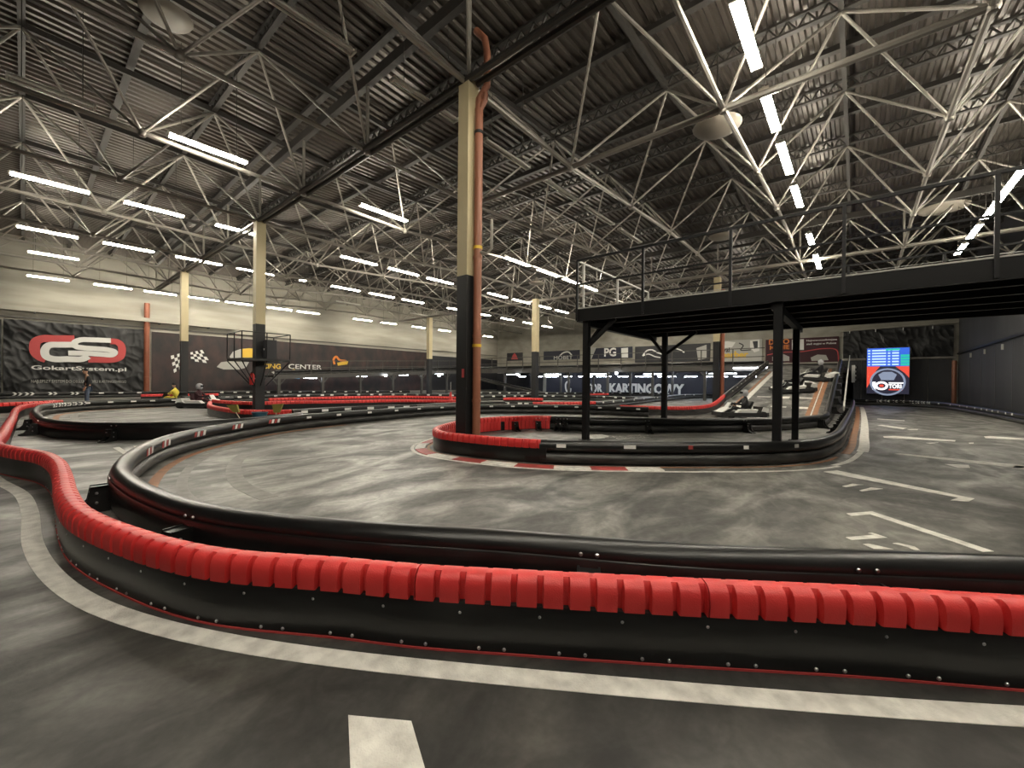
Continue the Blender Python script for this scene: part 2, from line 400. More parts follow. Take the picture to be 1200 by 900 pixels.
column(835, -6.36, 26.46, 3.9, .34, 'column beside the foot of the kart ramp', flange=False)
cE = PY(627, 445, 25.0); column(627, cE.x, 25.0, 3.7, .40, 'cream column seen just right of the nearest column', flange=False)
cF = PY(503, 445, 26.0); column(503, cF.x, 26.0, 3.6, .40, 'distant cream column left of the nearest column', flange=False)
# drain pipes
def pipe(x, y, r, ztop, label, mt, clamps):
    t = thing('drain_pipe', label, 'pipe', (x, y, 0))
    part('pipe', MB().tube([(x, y, 0), (x, y, ztop)], r, 14), M[mt], t, True)
    for z, c in clamps:
        part('clamp', MB().tube([(x, y, z-.03), (x, y, z+.03)], r+.012, 14), M[c], t, True)
    return t
pA = G(567, 521); pA = Vector((colA.x+.255, colA.y+.06, 0))
tp = pipe(pA.x, pA.y, .085, 7.1, 'rust brown drain pipe fixed to the nearest column', 'rust', ((2.15, 'yellow'), (4.2, 'yellow'), (6.6, 'black'), (2.35, 'rust'), (4.0, 'rust'), (1.0, 'rust')))
part('elbow', MB().tube([(pA.x, pA.y, 7.0), (pA.x, pA.y, 7.3), (pA.x+.1, pA.y+.12, 7.6), (pA.x+.1, pA.y+.12, 8.3), (pA.x+.05, pA.y+.1, 8.6), (pA.x-.2, pA.y+.1, 8.9)], .075, 12), M['rust'], tp, True)
part('side_branch', MB().tube([(pA.x, pA.y, 7.05), (pA.x+.12, pA.y+.05, 7.25), (pA.x+.13, pA.y+.05, 7.4)], .06, 10), M['rust'], tp, True)
part('hook_pipe', MB().tube([(pA.x+.08, pA.y, 4.1), (pA.x+.2, pA.y+.05, 4.05), (pA.x+.3, pA.y+.1, 4.15), (pA.x+.3, pA.y+.1, 4.75)], .03, 8), M['tube'], tp, True)
pipe(-6.06, 26.5, .11, 7.0, 'orange drain pipe on the column by the kart ramp', 'orangepipe', ((3, 'rust'),))
pipe(XL+.25, 6.1, .17, 7.2, 'orange drain pipe between the two wall banners', 'orangepipe', ((1.5, 'rust'), (3.4, 'rust')))
pc = PY(1123, 445, YB-.3); pipe(XR-.25, YB-.3, .14, 3.4, 'rusty pipe in the far right corner of the hall', 'rust', ((1.6, 'rust'),))

# ================================================================== BARRIERS
def smooth_path(pts, step=.12):
    P = [Vector((p[0], p[1], p[2] if len(p) > 2 else 0)) for p in pts]; out = []
    n = len(P)
    for i in range(n-1):
        p0, p1, p2, p3 = P[max(i-1, 0)], P[i], P[i+1], P[min(i+2, n-1)]
        if i == 0: p0 = p1*2-p2
        if i == n-2: p3 = p2*2-p1
        k = max(2, int((p2-p1).length/step*2))
        a = .5
        t0 = 0; t1 = t0+max((p1-p0).length, 1e-4)**a; t2 = t1+max((p2-p1).length, 1e-4)**a; t3 = t2+max((p3-p2).length, 1e-4)**a
        for q in range(k):
            t = t1+(t2-t1)*q/k
            A1 = p0*((t1-t)/(t1-t0))+p1*((t-t0)/(t1-t0)); A2 = p1*((t2-t)/(t2-t1))+p2*((t-t1)/(t2-t1)); A3 = p2*((t3-t)/(t3-t2))+p3*((t-t2)/(t3-t2))
            B1 = A1*((t2-t)/(t2-t0))+A2*((t-t0)/(t2-t0)); B2 = A2*((t3-t)/(t3-t1))+A3*((t-t1)/(t3-t1))
            out.append(B1*((t2-t)/(t2-t1))+B2*((t-t1)/(t2-t1)))
    out.append(P[-1]); return out
class Path:
    def __init__(s, pts, step=.12):
        raw = smooth_path(pts, step); s.cum = [0]; s.raw = raw
        for a, b in zip(raw, raw[1:]): s.cum.append(s.cum[-1]+(b-a).length)
        s.L = s.cum[-1]
    def at(s, d):
        import bisect
        d = min(max(d, 0), s.L); i = min(max(bisect.bisect_right(s.cum, d)-1, 0), len(s.raw)-2)
        u = (d-s.cum[i])/max(s.cum[i+1]-s.cum[i], 1e-9); return s.raw[i].lerp(s.raw[i+1], min(u, 1))
    def frame(s, d):
        e = .06; t = (s.at(d+e)-s.at(d-e)); t.z = 0; t.normalize()
        return s.at(d), t, Vector((-t.y, t.x, 0))          # point, tangent, left normal
    def ring(s, d, prof):
        p, t, n = s.frame(d); return [p+n*a+Vector((0, 0, z)) for a, z in prof]
    def near(s, q):                                         # arc length closest to a ground point
        q = Vector(q); return min(range(len(s.raw)), key=lambda i: (s.raw[i]-q).length), None
    def d_of_px(s, x, z=.3):                                # arc length whose picture column is x
        best = None
        for i, p in enumerate(s.raw):
            v = Vector((p.x, p.y, p.z+z-EYE)); dep = v.dot(_fw)
            if dep < .2: continue
            e = abs(600+F_PX*v.dot(RT)/dep - x)
            if best is None or e < best[0]: best = (e, s.cum[i])
        return best[1]
def ell(cn, cz, rn, rz, n=14): return [(cn+rn*math.cos(2*math.pi*k/n), cz+rz*math.sin(2*math.pi*k/n)) for k in range(n)]
TOPT = ell(0, .305, .098, .105); LOWT = ell(0, .103, .098, .103)
PANEL = [(-.052, .012), (-.062, .12), (-.060, .262), (-.033, .27), (.033, .27), (.060, .262), (.062, .12), (.052, .012)]
_h = [(.074, .264, .036), (.078, .31, .038), (.077, .345, .037), (.070, .376, .031), (.055, .396, .018), (.030, .408, .004), (0, .411, 0)]
CAP = [(-n, z) for n, z, g in _h] + [(n, z) for n, z, g in _h[-2::-1]]
CAPIN = [(-(n-g), z-g*.25) for n, z, g in _h] + [(n-g, z-g*.25) for n, z, g in _h[-2::-1]]
# a support foot: outline in the plane away from the track (n) and up (z)
_f = MB()
for sy in (-.07, .055):
    _f.prism([(.10, sy, .005), (.42, sy, .005), (.42, sy, .02), (.33, sy, .06), (.27, sy, .13), (.245, sy, .27), (.10, sy, .27)], (0, .015, 0))
_f.box((.10, -.07, .24), (.245, .07, .26)); _f.box((.10, -.055, .02), (.12, .055, .24)); _f.box((.225, -.055, .10), (.24, .055, .24))
_f.box((.10, -.07, .0), (.40, .07, .012))
FOOT = _f.mesh('support_foot', M['plastic'])
def place_foot(path, d, side, parent, bolts=False, z=0):
    p, t, n = path.frame(d); n = n*side
    mt = Matrix(((n.x, -n.y, 0, p.x), (n.y, n.x, 0, p.y), (0, 0, 1, p.z+z), (0, 0, 0, 1)))
    o = link('support_foot', FOOT, parent, mt)
    if bolts:
        for a, b, c, nn in ((.10, -.05, .335, (1, 0, 0)), (.10, .05, .335, (1, 0, 0)), (.241, -.04, .2, (1, 0, 0)), (.2, .072, .2, (0, 1, 0)), (.2, .072, .1, (0, 1, 0))):
            q = mt @ Vector((a, b, c)); bo = link('bolt', BOLT, o); v = (mt.to_3x3() @ Vector(nn))
            bo.matrix_parent_inverse = Matrix.Identity(4)
            bo.matrix_basis = mt.inverted() @ Matrix.Translation(q) @ v.to_track_quat('Z', 'Y').to_matrix().to_4x4()
    return o
def sticker(path, d, side, parent, w=.16, h=.06, z=.315, mt='white', slant=0):
    p, t, n = path.frame(d); n = n*side
    off = .1005; c = p+n*off+Vector((0, 0, z))
    P4 = [c-t*w/2-Vector((0, 0, h/2))-t*slant, c+t*w/2-Vector((0, 0, h/2))-t*slant, c+t*w/2+Vector((0, 0, h/2))+t*slant-n*.004, c-t*w/2+Vector((0, 0, h/2))+t*slant-n*.004]
    return part('sticker', MB().prism(P4, n*.003), M[mt], parent)
def chevron(path, d, side, parent, direc=1, h=.07, w=.05, mt='white'):
    p, t, n = path.frame(d); n = n*side; t = t*direc
    c = p+n*.1005+Vector((0, 0, .315)); u = Vector((0, 0, 1))
    for k in (0, 1):
        b = c+t*(k*w*2.0)
        part('chevron_sticker', MB().prism([b-u*h/2, b-u*h/2+t*w, b+t*(w+h*.5), b+u*h/2+t*w, b+u*h/2, b+t*h*.5], n*.003), M[mt], parent)
def pipe_barrier(name, pts, label, grp=None, step=.25, parent=None, d0=0, d1=None, path=None, joints=True):
    pa = path or Path(pts, step)
    d1 = pa.L if d1 is None else d1
    t = parent or thing(name, label, 'barrier', pa.at((d0+d1)/2), grp)
    n = max(2, int((d1-d0)/step)); ds = [d0+(d1-d0)*k/n for k in range(n+1)]
    part('upper_tube', MB().sweep([pa.ring(d, TOPT) for d in ds]), M['plastic'], t, True)
    part('lower_tube', MB().sweep([pa.ring(d, LOWT) for d in ds]), M['scuffed'], t, True)
    return t, pa
def red_barrier(name, pts, label, grp=None, pitch=.133, ribs=11, path=None, d0=0, d1=None, parent=None, step=.2, bolts=0, side=1, tubes=False):
    pa = path or Path(pts, step)
    d1 = pa.L if d1 is None else d1
    t = parent or thing(name, label, 'barrier', pa.at((d0+d1)/2), grp)
    n = max(2, int((d1-d0)/step)); ds = [d0+(d1-d0)*k/n for k in range(n+1)]
    part('base_panel', MB().sweep([pa.ring(d, PANEL) for d in ds]), M['scuffed' if tubes else 'plastic'], t, True)
    sec = pitch*ribs; s0 = d0
    while s0 < d1-.05:
        s1 = min(s0+sec, d1); rings = []; k = 0
        while s0+k*pitch < s1-.01:
            a = s0+k*pitch; b = min(a+pitch, s1)
            e0 = a+(.005 if k == 0 else 0)
            rings += [pa.ring(e0, CAP), pa.ring(a+pitch*.40, CAP), pa.ring(a+pitch*.72, CAP), pa.ring(a+pitch*.73, CAPIN), pa.ring(a+pitch*.93, CAPIN), pa.ring(a+pitch*.985, CAP)] if b-a > pitch*.8 else [pa.ring(e0, CAP), pa.ring(b, CAP)]
            k += 1
        if rings[-1][0] != pa.ring(s1-.004, CAP)[0]: rings.append(pa.ring(s1-.004, CAP))
        part('cap_section', MB().sweep(rings), M['red'], t, True)
        s0 = s1
    return t, pa
def px_path(L, z=.41):
    out = []
    for x, y in L:
        p = G(x, y, z).xy.to_3d()
        f_ = min(1, (YB-3)/p.y if p.y > YB-3 else 1, (XL+1.6)/p.x if p.x < XL+1.6 else 1); out.append(p*f_)
    return out

# the red-capped barrier right in front of the camera
NEAR = px_path([(72, 469), (41, 472), (24, 475), (14, 488), (4, 504), (-4, 518), (20, 524), (50, 529), (66, 537), (73, 550), (78, 572), (90, 591), (112, 604), (143, 616), (200, 633), (267, 645), (400, 655), (492, 663), (600, 669), (800, 679), (1000, 688), (1200, 700), (1330, 706)])
NEAR += [Vector((2.4, 4.3, 0)), Vector((3.6, 5.2, 0))]
nearP = Path(NEAR, .12)
d_joint = nearP.d_of_px(489, .35)
start = d_joint - math.ceil(d_joint/(.133*11))*(.133*11)
tN, _ = red_barrier('track_barrier', None, 'nearest barrier, black with ribbed red cap, curving across the foreground', path=nearP, d0=(start if start >= 0 else start+.133*11), step=.1)
_n = int(nearP.L/.15); part('base_strip', MB().sweep([nearP.ring(nearP.L*k/_n, [(-.057, .001), (-.02, .001), (-.02, .011), (-.057, .011)]) for k in range(_n+1)]), M['logored'], tN)
d = nearP.d_of_px(60, .1)
while d < nearP.L-1:
    p, t, n = nearP.frame(d)
    bolt(p-n*.057+Vector((0, 0, .21)), -n, tN, .6)
    for e in (0, .13):
        p2, t2, n2 = nearP.frame(d+.1+e); bolt(p2-n2*.053+Vector((0, 0, .03)), -n2, tN, .7)
    d += .41
# the black loop barrier behind it
LOOP = [Vector((3.6, 6.0, 0)), Vector((1.75, 4.45, 0))] + px_path([(1200, 652), (1000, 645), (800, 637), (600, 622), (400, 609), (250, 592), (180, 572), (150, 556), (142, 545), (152, 530), (180, 515), (220, 504), (300, 491), (360, 485), (430, 480), (540, 474), (660, 474), (760, 477)])
tL, loopP = pipe_barrier('track_barrier', LOOP, 'long black tube barrier looping around the near track bend', step=.12)
def d_px_first(pa, x, lo, hi, z=.2):
    best = None
    for k in range(400):
        dd = lo+(hi-lo)*k/399; p = pa.at(dd); v = Vector((p.x, p.y, p.z+z-EYE)); dep = v.dot(_fw)
        if dep < .2: continue
        e = abs(600+F_PX*v.dot(RT)/dep-x)
        if best is None or e < best[0]: best = (e, dd)
    return best[1]
d_tip = loopP.d_of_px(100, .4)
SKIRT = [(.088, .012), (.112, .10), (.116, .2), (.108, .30), (.100, .31), (.100, .30), (.106, .2), (.102, .10), (.078, .012)]
_n = int((d_tip+1.5)/.15); part('skirt_panel', MB().sweep([loopP.ring((d_tip+1.5)*k/_n, SKIRT) for k in range(_n+1)]), M['plastic'], tL, True)
for x in (238, 690, 1000): place_foot(loopP, d_px_first(loopP, x, 0, d_tip), 1, tL, True)
p_, t_, n_ = loopP.frame(d_tip)
place_foot(loopP, d_tip-.30, 1, tL, True)
for x in (360, 430, 520): place_foot(loopP, d_px_first(loopP, x, d_tip, loopP.L), 1, tL)
LS = -1
for x in (165, 187, 229, 273, 318):
    dd = d_px_first(loopP, x, d_tip, loopP.L, .3)
    for k, mt in enumerate(('redpaint', 'white', 'redpaint', 'white')):
        sticker(loopP, dd+(k-1.5)*.10, LS, tL, .075, .10, .31, mt, .018)
for x in (360, 395, 431, 462, 489, 516, 575, 600, 627, 651, 676, 703, 726, 748):
    sticker(loopP, d_px_first(loopP, x, d_tip, loopP.L, .3), LS, tL, .16, .06)
# the island with the red nose around the nearest column
ISF = [(-7.77, 8.7), (-7.8, 7.5), (-7.3, 6.3)] + [tuple(G(x, y, .41).xy) for x, y in [(511, 501), (518, 505), (540, 508), (585, 512), (635, 515), (700, 516.5), (800, 517.5), (900, 517), (950, 514), (978, 506), (990, 492), (996, 482)]] + [(-.14, 24), (-.12, 31), (-.15, 36.5)]
isP = Path(ISF, .15)
d_red = d_px_first(isP, 635, isP.L*.12, isP.L*.5, .3)
tI, _ = red_barrier('track_barrier', None, 'island barrier with a red-capped nose around the nearest column', path=isP, d0=0, d1=d_red, step=.12)
pipe_barrier('track_barrier', None, None, parent=tI, path=isP, d0=d_red, step=.15)
part('joint_clamp', MB().sweep([isP.ring(d_red-.02, ell(0, .2, .108, .212, 16)), isP.ring(d_red+.10, ell(0, .2, .108, .212, 16))]), M['plastic'], tI, True)
for x, w_, mt in ((657, .16, 'white'), (735, .2, 'white'), (806, .08, 'redpaint'), (871, .09, 'white'), (927, .1, 'printgrey')):
    sticker(isP, d_px_first(isP, x, d_red, isP.L*.75, .3), -1, tI, w_, .06, .325, mt)
d_tipI = d_px_first(isP, 985, d_red, isP.L)
for k in range(9): place_foot(isP, d_tipI+1.2+k*1.5, 1, tI)
ISB = [(-7.77, 8.75), (-7.2, 9.8), (-6.3, 10.25)] + [tuple(G(x, y, .41).xy) for x, y in [(700, 489), (800, 490), (900, 489), (960, 486)]] + [(-.8, 18.2), (-.84, 19.6)]
ibP = Path(ISB, .2)
d_r2 = d_px_first(ibP, 646, 0, ibP.L)
tIB, _ = red_barrier('track_barrier', None, 'back barrier of the island, red panelled at its left end', path=ibP, d0=0, d1=d_r2)
pipe_barrier('track_barrier', None, None, parent=tIB, path=ibP, d0=d_r2, step=.2)
for x in (600, 630, 655, 663, 757, 870, 955): place_foot(ibP, d_px_first(ibP, x, 0, ibP.L), -1, tIB, x > 590)
# red panel blocks on the inside of the island back barrier
k = 0; dd = .1
while dd < d_r2-.05:
    p, t, n = ibP.frame(dd+.06); a = p-n*.062
    part('red_block', MB().prism([a-t*.058+Vector((0, 0, .03)), a+t*.058+Vector((0, 0, .03)), a+t*.058+Vector((0, 0, .265)), a-t*.058+Vector((0, 0, .265))], -n*.02), M['red'], tIB)
    dd += .133
dd = .02
while dd < 3.4:
    p, t, n = isP.frame(dd+.06); a = p+n*.062
    part('red_block', MB().prism([a-t*.058+Vector((0, 0, .03)), a+t*.058+Vector((0, 0, .03)), a+t*.058+Vector((0, 0, .265)), a-t*.058+Vector((0, 0, .265))], n*.02), M['red'], tI)
    dd += .133
# left loop with the white chevrons
LLP = [tuple(G(x, y, .41).xy) for x, y in [(352, 483), (293, 489), (230, 492.8), (160, 494.3), (100, 494), (60, 491), (45, 485), (42, 478), (55, 473), (95, 470), (150, 468), (230, 466)]] + [(-26.6, 7.5)]
tLL, llP = pipe_barrier('track_barrier', LLP, 'black tube barrier with white chevrons on the left bend', step=.25)
d_t2 = llP.d_of_px(42, .4)
_n = int((d_t2+1)/.25); part('skirt_panel', MB().sweep([llP.ring((d_t2+1)*k/_n, SKIRT) for k in range(_n+1)]), M['plastic'], tLL, True)
for x in (45, 52, 138): place_foot(llP, d_px_first(llP, x, 0, d_t2), 1, tLL, True)
for k in range(6): chevron(llP, d_px_first(llP, 58+k*6.4, d_t2+.6, llP.L, .3), -1, tLL, 1, .13, .10)
for x in (100, 128, 155, 178, 203, 226): sticker(llP, d_px_first(llP, x, d_t2+.5, llP.L, .3), -1, tLL, .2, .06)
# barriers further back
FAR = 'far track barriers'
def colB():
    r1, pa = red_barrier('track_barrier', px_path([(246, 470), (247, 474), (268, 478), (290, 480), (342, 480)]), 'red-capped barrier at the foot of the marshal platform column', FAR, step=.4, tubes=True)
    q = px_path([(342, 480), (372, 478), (400, 476.5), (440, 475), (487, 473.8)])
    t, pb = pipe_barrier('track_barrier', q, 'black barrier with white stickers right of the marshal platform column', FAR, step=.4)
    for x in (352, 378, 406, 430, 455, 478):
        d_ = pb.d_of_px(x); p, tt, n = pb.frame(d_); sticker(pb, d_, -1 if n.dot(p) > 0 else 1, t, .26, .09)
colB()
def far_red(L, label): return red_barrier('track_barrier', px_path(L), label, FAR, step=.6, pitch=.2, ribs=8)
def far_black(L, label, stick=()):
    t, pb = pipe_barrier('track_barrier', px_path(L), label, FAR, step=.6)
    for x in stick:
        d_ = pb.d_of_px(x); p, tt, n = pb.frame(d_); s_ = -1 if n.dot(p) > 0 else 1
        sticker(pb, d_, s_, t, .22, .10)
far_red([(232, 466), (262, 469), (300, 470.5), (345, 469.5), (400, 469), (460, 468), (540, 468.5)], 'long red-capped barrier passing behind the marshal platform column')
far_red([(315, 466.5), (380, 465), (460, 463.8), (530, 464.8), (552, 466)], 'second red-capped barrier just behind the long one')
far_red([(165, 462), (205, 461.5), (256, 461)], 'short red-capped barrier below the checkered flags')
far_red([(-6, 472), (30, 470.6), (72, 468.6)], 'red-capped barrier at the far left below the big banner')
far_red([(624, 471), (660, 471), (697, 470.3)], 'short red-capped barrier left of the first bridge post')
far_red([(590, 466), (615, 466), (636, 466.6)], 'small red-capped barrier behind the middle cream column')
far_red([(688, 461), (713, 461)], 'tiny red-capped barrier below the white wall lettering')
far_black([(258, 464), (300, 463), (340, 462), (420, 461), (480, 461), (545, 462)], 'black barrier with stickers behind the red-capped barriers', range(265, 545, 14))
far_black([(175, 458), (260, 458.5), (340, 458), (480, 457.6)], 'distant black barrier with stickers along the left wall side', range(262, 480, 13))
far_black([(487, 473.8), (540, 471), (575, 470), (625, 471)], 'black barrier with stickers beside the nearest column', (575, 592, 607, 618))
far_black([(560, 463), (620, 462.6), (690, 463.2), (745, 465), (790, 463)], 'black barrier crossing the blue lit track', range(565, 790, 12))
far_black([(697, 470.3), (740, 467), (800, 462), (835, 459)], 'black barrier slanting across the blue lit floor', range(705, 830, 12))
far_black([(560, 459), (640, 459.6), (720, 459.4), (790, 457.2)], 'distant black barrier under the mezzanine', range(563, 790, 11))
# along the walls
wl = [(-40.9, y_) for y_ in (-2, 4, 10, 16)]
tW, wlP = pipe_barrier('track_barrier', wl, 'black barrier with chevrons along the banner wall', step=1.0)
for x in (15, 34, 55, 77): chevron(wlP, wlP.d_of_px(x, .3), -1, tW, 1, .20, .11)
for x in (120, 140, 158, 180, 198): sticker(wlP, wlP.d_of_px(x), -1, tW, .25, .09)
WRP = [(-.6, 38.0), (.8, 38.6), (2.6, 38.5), (3.9, 36.6), (4.6, 30.5), (4.85, 23.6), (4.9, 16), (4.9, 6)]
tR, wrP = pipe_barrier('track_barrier', WRP, 'black barrier with white arrows below the screen and along the right wall', step=.4)
for x in (1035, 1045, 1054, 1062, 1071, 1079, 1086, 1093): chevron(wrP, wrP.d_of_px(x, .3), -1, tR, -1, .16, .09)
for x in (1017, 1103, 1117, 1128, 1137, 1146, 1154, 1160, 1167, 1174, 1182, 1191): sticker(wrP, wrP.d_of_px(x), -1, tR, .16, .09)

# ================================================================== FLOOR PAINT
def paint(poly, mt, name='painted_line', h=.004):
    return part(name, MB().prism([Vector((p[0], p[1], .0005)) for p in poly], (0, 0, h)), M[mt], fl)
def paint_px(L, mt, name='painted_line'): return paint([G(x, y) for x, y in L], mt, name)
def paint_strip(pa, d0, d1, o0, o1, mt, name='painted_line', step=.15, h=.003):
    n = max(1, int((d1-d0)/step)); rings = []
    for k in range(n+1):
        p, t, nn = pa.frame(d0+(d1-d0)*k/n); p = Vector((p.x, p.y, 0))
        rings.append([p+nn*o0+Vector((0, 0, .0005)), p+nn*o1+Vector((0, 0, .0005)), p+nn*o1+Vector((0, 0, h)), p+nn*o0+Vector((0, 0, h))])
    return part(name, MB().sweep(rings), M[mt], fl)
STR = [(-11, -.45), (-9, -.25), (-7.6, -.02)] + [tuple(((G(*a)+G(*b))/2).xy) for a, b in zip([(43, 600), (47, 633), (67, 667), (110, 700), (167, 720), (250, 740), (400, 763), (800, 801), (1200, 830)], [(27, 600), (30, 643), (50, 677), (83, 703), (133, 728), (240, 757), (400, 782), (800, 821), (1200, 850)])] + [(1.7, 3.6), (3.4, 4.9)]
strP = Path(STR, .1)
paint_strip(strP, 0, strP.L, -.06, .06, 'whitepaint')
paint_px([(408, 839), (482, 846), (512, 950), (412, 940)], 'whitepaint')
# kerb, white and orange lines around the island
k0 = d_px_first(isP, 511, 0, isP.L*.3); bl = .57; d = k0-.9; n_ = 0
while d < d_red+1.6:
    b = d+bl-.006; rings = []
    for q in range(7):
        p, t, nn = isP.frame(d+(b-d)*q/6); p = Vector((p.x, p.y, 0))
        rings.append([p-nn*.20+Vector((0, 0, .001)), p-nn*.43+Vector((0, 0, .001)), p-nn*.42+Vector((0, 0, .012)), p-nn*.21+Vector((0, 0, .016))])
    part('kerb_block', MB().sweep(rings), M[('redpaint', 'whitepaint')[n_ % 2]], fl); d += bl; n_ += 1
d_end = isP.L-1.5
paint_strip(isP, k0-2.2, d_tipI-3.2, -.52, -.45, 'whitepaint')
paint_strip(isP, k0-1.5, d_tipI-2.2, -.19, -.13, 'orangepaint')
paint_strip(isP, d_tipI-3.2, d_tipI-1.0, -.45, -.36, 'whitepaint')
paint_strip(isP, d_tipI-1.0, d_end, -.52, -.33, 'whitepaint'); paint_strip(isP, d_tipI-1.6, d_end, -.28, -.13, 'orangepaint')
# lines inside the near loop
d_a, d_b = d_tip-4.0, d_tip+9.0
paint_strip(loopP, d_a, d_b, -.32, -.20, 'orangepaint'); paint_strip(loopP, d_a+1.4, d_b-2, -.62, -.50, 'greypaint'); paint_strip(loopP, d_tip-1.2, d_tip+3.4, -1.25, -1.05, 'greypaint')
paint_strip(llP, d_t2-1.5, llP.L-3, -.95, -.75, 'greypaint'); paint_strip(llP, d_t2-1.5, llP.L-3, -.5, -.35, 'orangepaint')
paint_strip(wrP, 6, 20, -.9, -.75, 'greypaint')
# start grid on the right
GRID = [[(1048, 532), (1055, 531.5), (1200, 545.5), (1199, 549), (1185, 548)], [(1190, 546), (1200, 546.5), (1200, 550), (1186, 548.6)],
 [(965, 553), (981, 551.5), (1142, 584.5), (1135, 588), (1114, 586.5), (1123, 583.5)],
 [(992, 602), (1022, 599.5), (1026, 601), (1165, 646.5), (1152, 647), (1020, 603), (998, 605)],
 [(1035, 511.5), (1047, 511), (1120, 516), (1119, 517.5), (1036, 513)], [(1028, 498.5), (1033, 498), (1063, 501.5), (1058, 503)],
 [(1028, 490.5), (1060, 492.5), (1060, 493.5), (1028, 491.5)], [(1153, 511.5), (1160, 511), (1200, 514), (1200, 515.5), (1155, 513.5)],
 [(987, 570), (999, 567), (1012, 568.3), (991, 571)], [(1007, 575), (1021, 571.5), (1035, 573), (1010, 576)],
 [(991, 630), (1025, 627), (1017, 625), (1022, 624.5), (1040, 630.5), (998, 633)], [(1011, 638), (1018, 637.5), (1047, 644), (1024, 643.5)],
 [(1046, 637), (1052, 636.5), (1072, 641), (1078, 645), (1072, 645), (1064, 641.5)],
 [(1107, 544), (1135, 545), (1137, 548.5), (1122, 548)], [(1085, 519), (1100, 518.7), (1090, 520)], [(1063, 503), (1076, 503), (1075, 504.2), (1066, 504)], [(1135, 519), (1141, 518.7), (1141, 520), (1136, 520)]]
for g in GRID: paint_px(g, 'whitepaint')
paint_px([(132, 525), (140, 524), (151, 531), (147, 534)], 'whitepaint'); paint_px([(156, 523), (170, 521.5), (168, 524), (158, 525.5)], 'whitepaint')
# pale print on the island floor
paint_px([(686, 511), (692, 509.5), (705, 509), (714, 511), (708, 513.5), (696, 514.5), (688, 513.5)], 'whitepaint', 'floor_emblem')
def text_mesh(body, mt, origin, ax, ay, width, height, parent, name='lettering', thick=.004, bold=0.0):
    cu = bpy.data.curves.new('txt', 'FONT'); cu.body = body; cu.size = 1; cu.offset = bold; cu.resolution_u = 3
    o = bpy.data.objects.new('txt', cu); COL.objects.link(o)
    dg = bpy.context.evaluated_depsgraph_get(); me = bpy.data.meshes.new_from_object(o.evaluated_get(dg))
    bpy.data.objects.remove(o)
    vs = [v.co.copy() for v in me.vertices]
    x0, x1 = min(v.x for v in vs), max(v.x for v in vs); y0, y1 = min(v.y for v in vs), max(v.y for v in vs)
    ax, ay = Vector(ax), Vector(ay); nz = ax.cross(ay).normalized()*thick; origin = Vector(origin)
    for v in me.vertices:
        v.co = origin + ax*((v.co.x-x0)/(x1-x0)*width) + ay*((v.co.y-y0)/(y1-y0)*height) + nz
    me.materials.clear(); me.materials.append(M[mt])
    return link(name, me, parent)
o_ = G(722, 515.5); ex = (G(772, 512.5)-o_); vy = Vector((-ex.y, ex.x, 0)).normalized(); text_mesh('RACING', 'whitepaint', Vector((o_.x, o_.y, .002))+vy*.32, ex.normalized(), vy, ex.length, .26, fl); text_mesh('CENTER', 'whitepaint', Vector((o_.x, o_.y, .002))+ex*.1, ex.normalized(), vy, ex.length*.7, .26, fl)

# ================================================================== BRIDGE over the right side
BY0, BY1, BX0, BX1 = 8.75, 13.2, -5.25, XR-.05
br = thing('footbridge', 'black steel bridge on posts with an open railing, over the track at right', 'bridge', (-5, 11, 0))
ZD = 3.19
part('deck', MB().box((BX0, BY0, ZD-.08), (BX1, BY1, ZD)), M['bridge'], br)
for y in (BY0, BY1): part('edge_beam', MB().box((BX0, y-.05, ZD-.30), (BX1, y+.05, ZD-.005)), M['bridge'], br)
part('end_beam', MB().box((BX0-.04, BY0, ZD-.30), (BX0+.06, BY1, ZD-.005)), M['bridge'], br)
part('lit_edge_strip', MB().box((BX0, BY0-.055, ZD), (BX1, BY0+.03, ZD+.025)), M['edge'], br)  # pale colour paints in the light caught by the deck's front edge
for k, y in enumerate((9.6, 10.5, 11.4, 12.3)):
    j = MB(); j.box((BX0+.06, y-.05, ZD-.27), (BX1, y+.05, ZD-.25)); j.box((BX0+.06, y-.01, ZD-.25), (BX1, y+.01, ZD-.09)); part('joist', j, M['bridge'], br)
for x in (-1.15,): part('cross_beam', MB().box((x-.06, BY0+.05, ZD-.42), (x+.06, BY1-.05, ZD-.28)), M['bridge'], br)
posts = [(-5.05, 8.83), (-4.42, 12.4), (-1.10, 8.86), (-1.16, 12.45), (3.2, 8.86), (3.2, 12.45)]
for x, y in posts:
    p = MB(); p.box((x-.07, y-.07, 0), (x+.07, y+.07, ZD-.28)); p.box((x-.13, y-.13, 0), (x+.13, y+.13, .015)); part('post', p, M['bridge'], br)
for (x, y), (dx, dy) in (((-5.05, 8.83), (.75, 0)), ((-5.05, 8.83), (0, .8)), ((-4.42, 12.4), (.9, 0)), ((-4.42, 12.4), (-.5, 0)), ((-1.10, 8.86), (0, .55))):
    part('brace', MB().bar((x, y, 2.25), (x+dx, y+dy, ZD-.3), .08, .08), M['bridge'], br)
part('cross_beam', MB().box((-5.1, BY0+.05, ZD-.42), (-4.95, BY1-.05, ZD-.29)), M['bridge'], br)
ZR = 4.37
rx = [PY(x, 300, BY0).x for x in (677, 755, 857, 989)] + [PY(1168, 220, BY0).x, 5.9]
rx[0] = BX0
for x in rx:
    p = MB(); p.box((x-.025, BY0-.08, ZD-.28), (x+.025, BY0-.03, ZR)); part('rail_post', p, M['railing'], br)
part('top_rail', MB().box((BX0, BY0-.085, ZR-.02), (BX1, BY0-.025, ZR+.025)), M['railing'], br)
part('mid_rail', MB().box((BX0, BY0-.075, ZD+.58), (BX1, BY0-.035, ZD+.61)), M['railing'], br)
for y in (9.0, 10.9, 13.15): part('rail_post', MB().box((BX0-.03, y-.025, ZD), (BX0+.02, y+.025, ZR)), M['edge'], br)
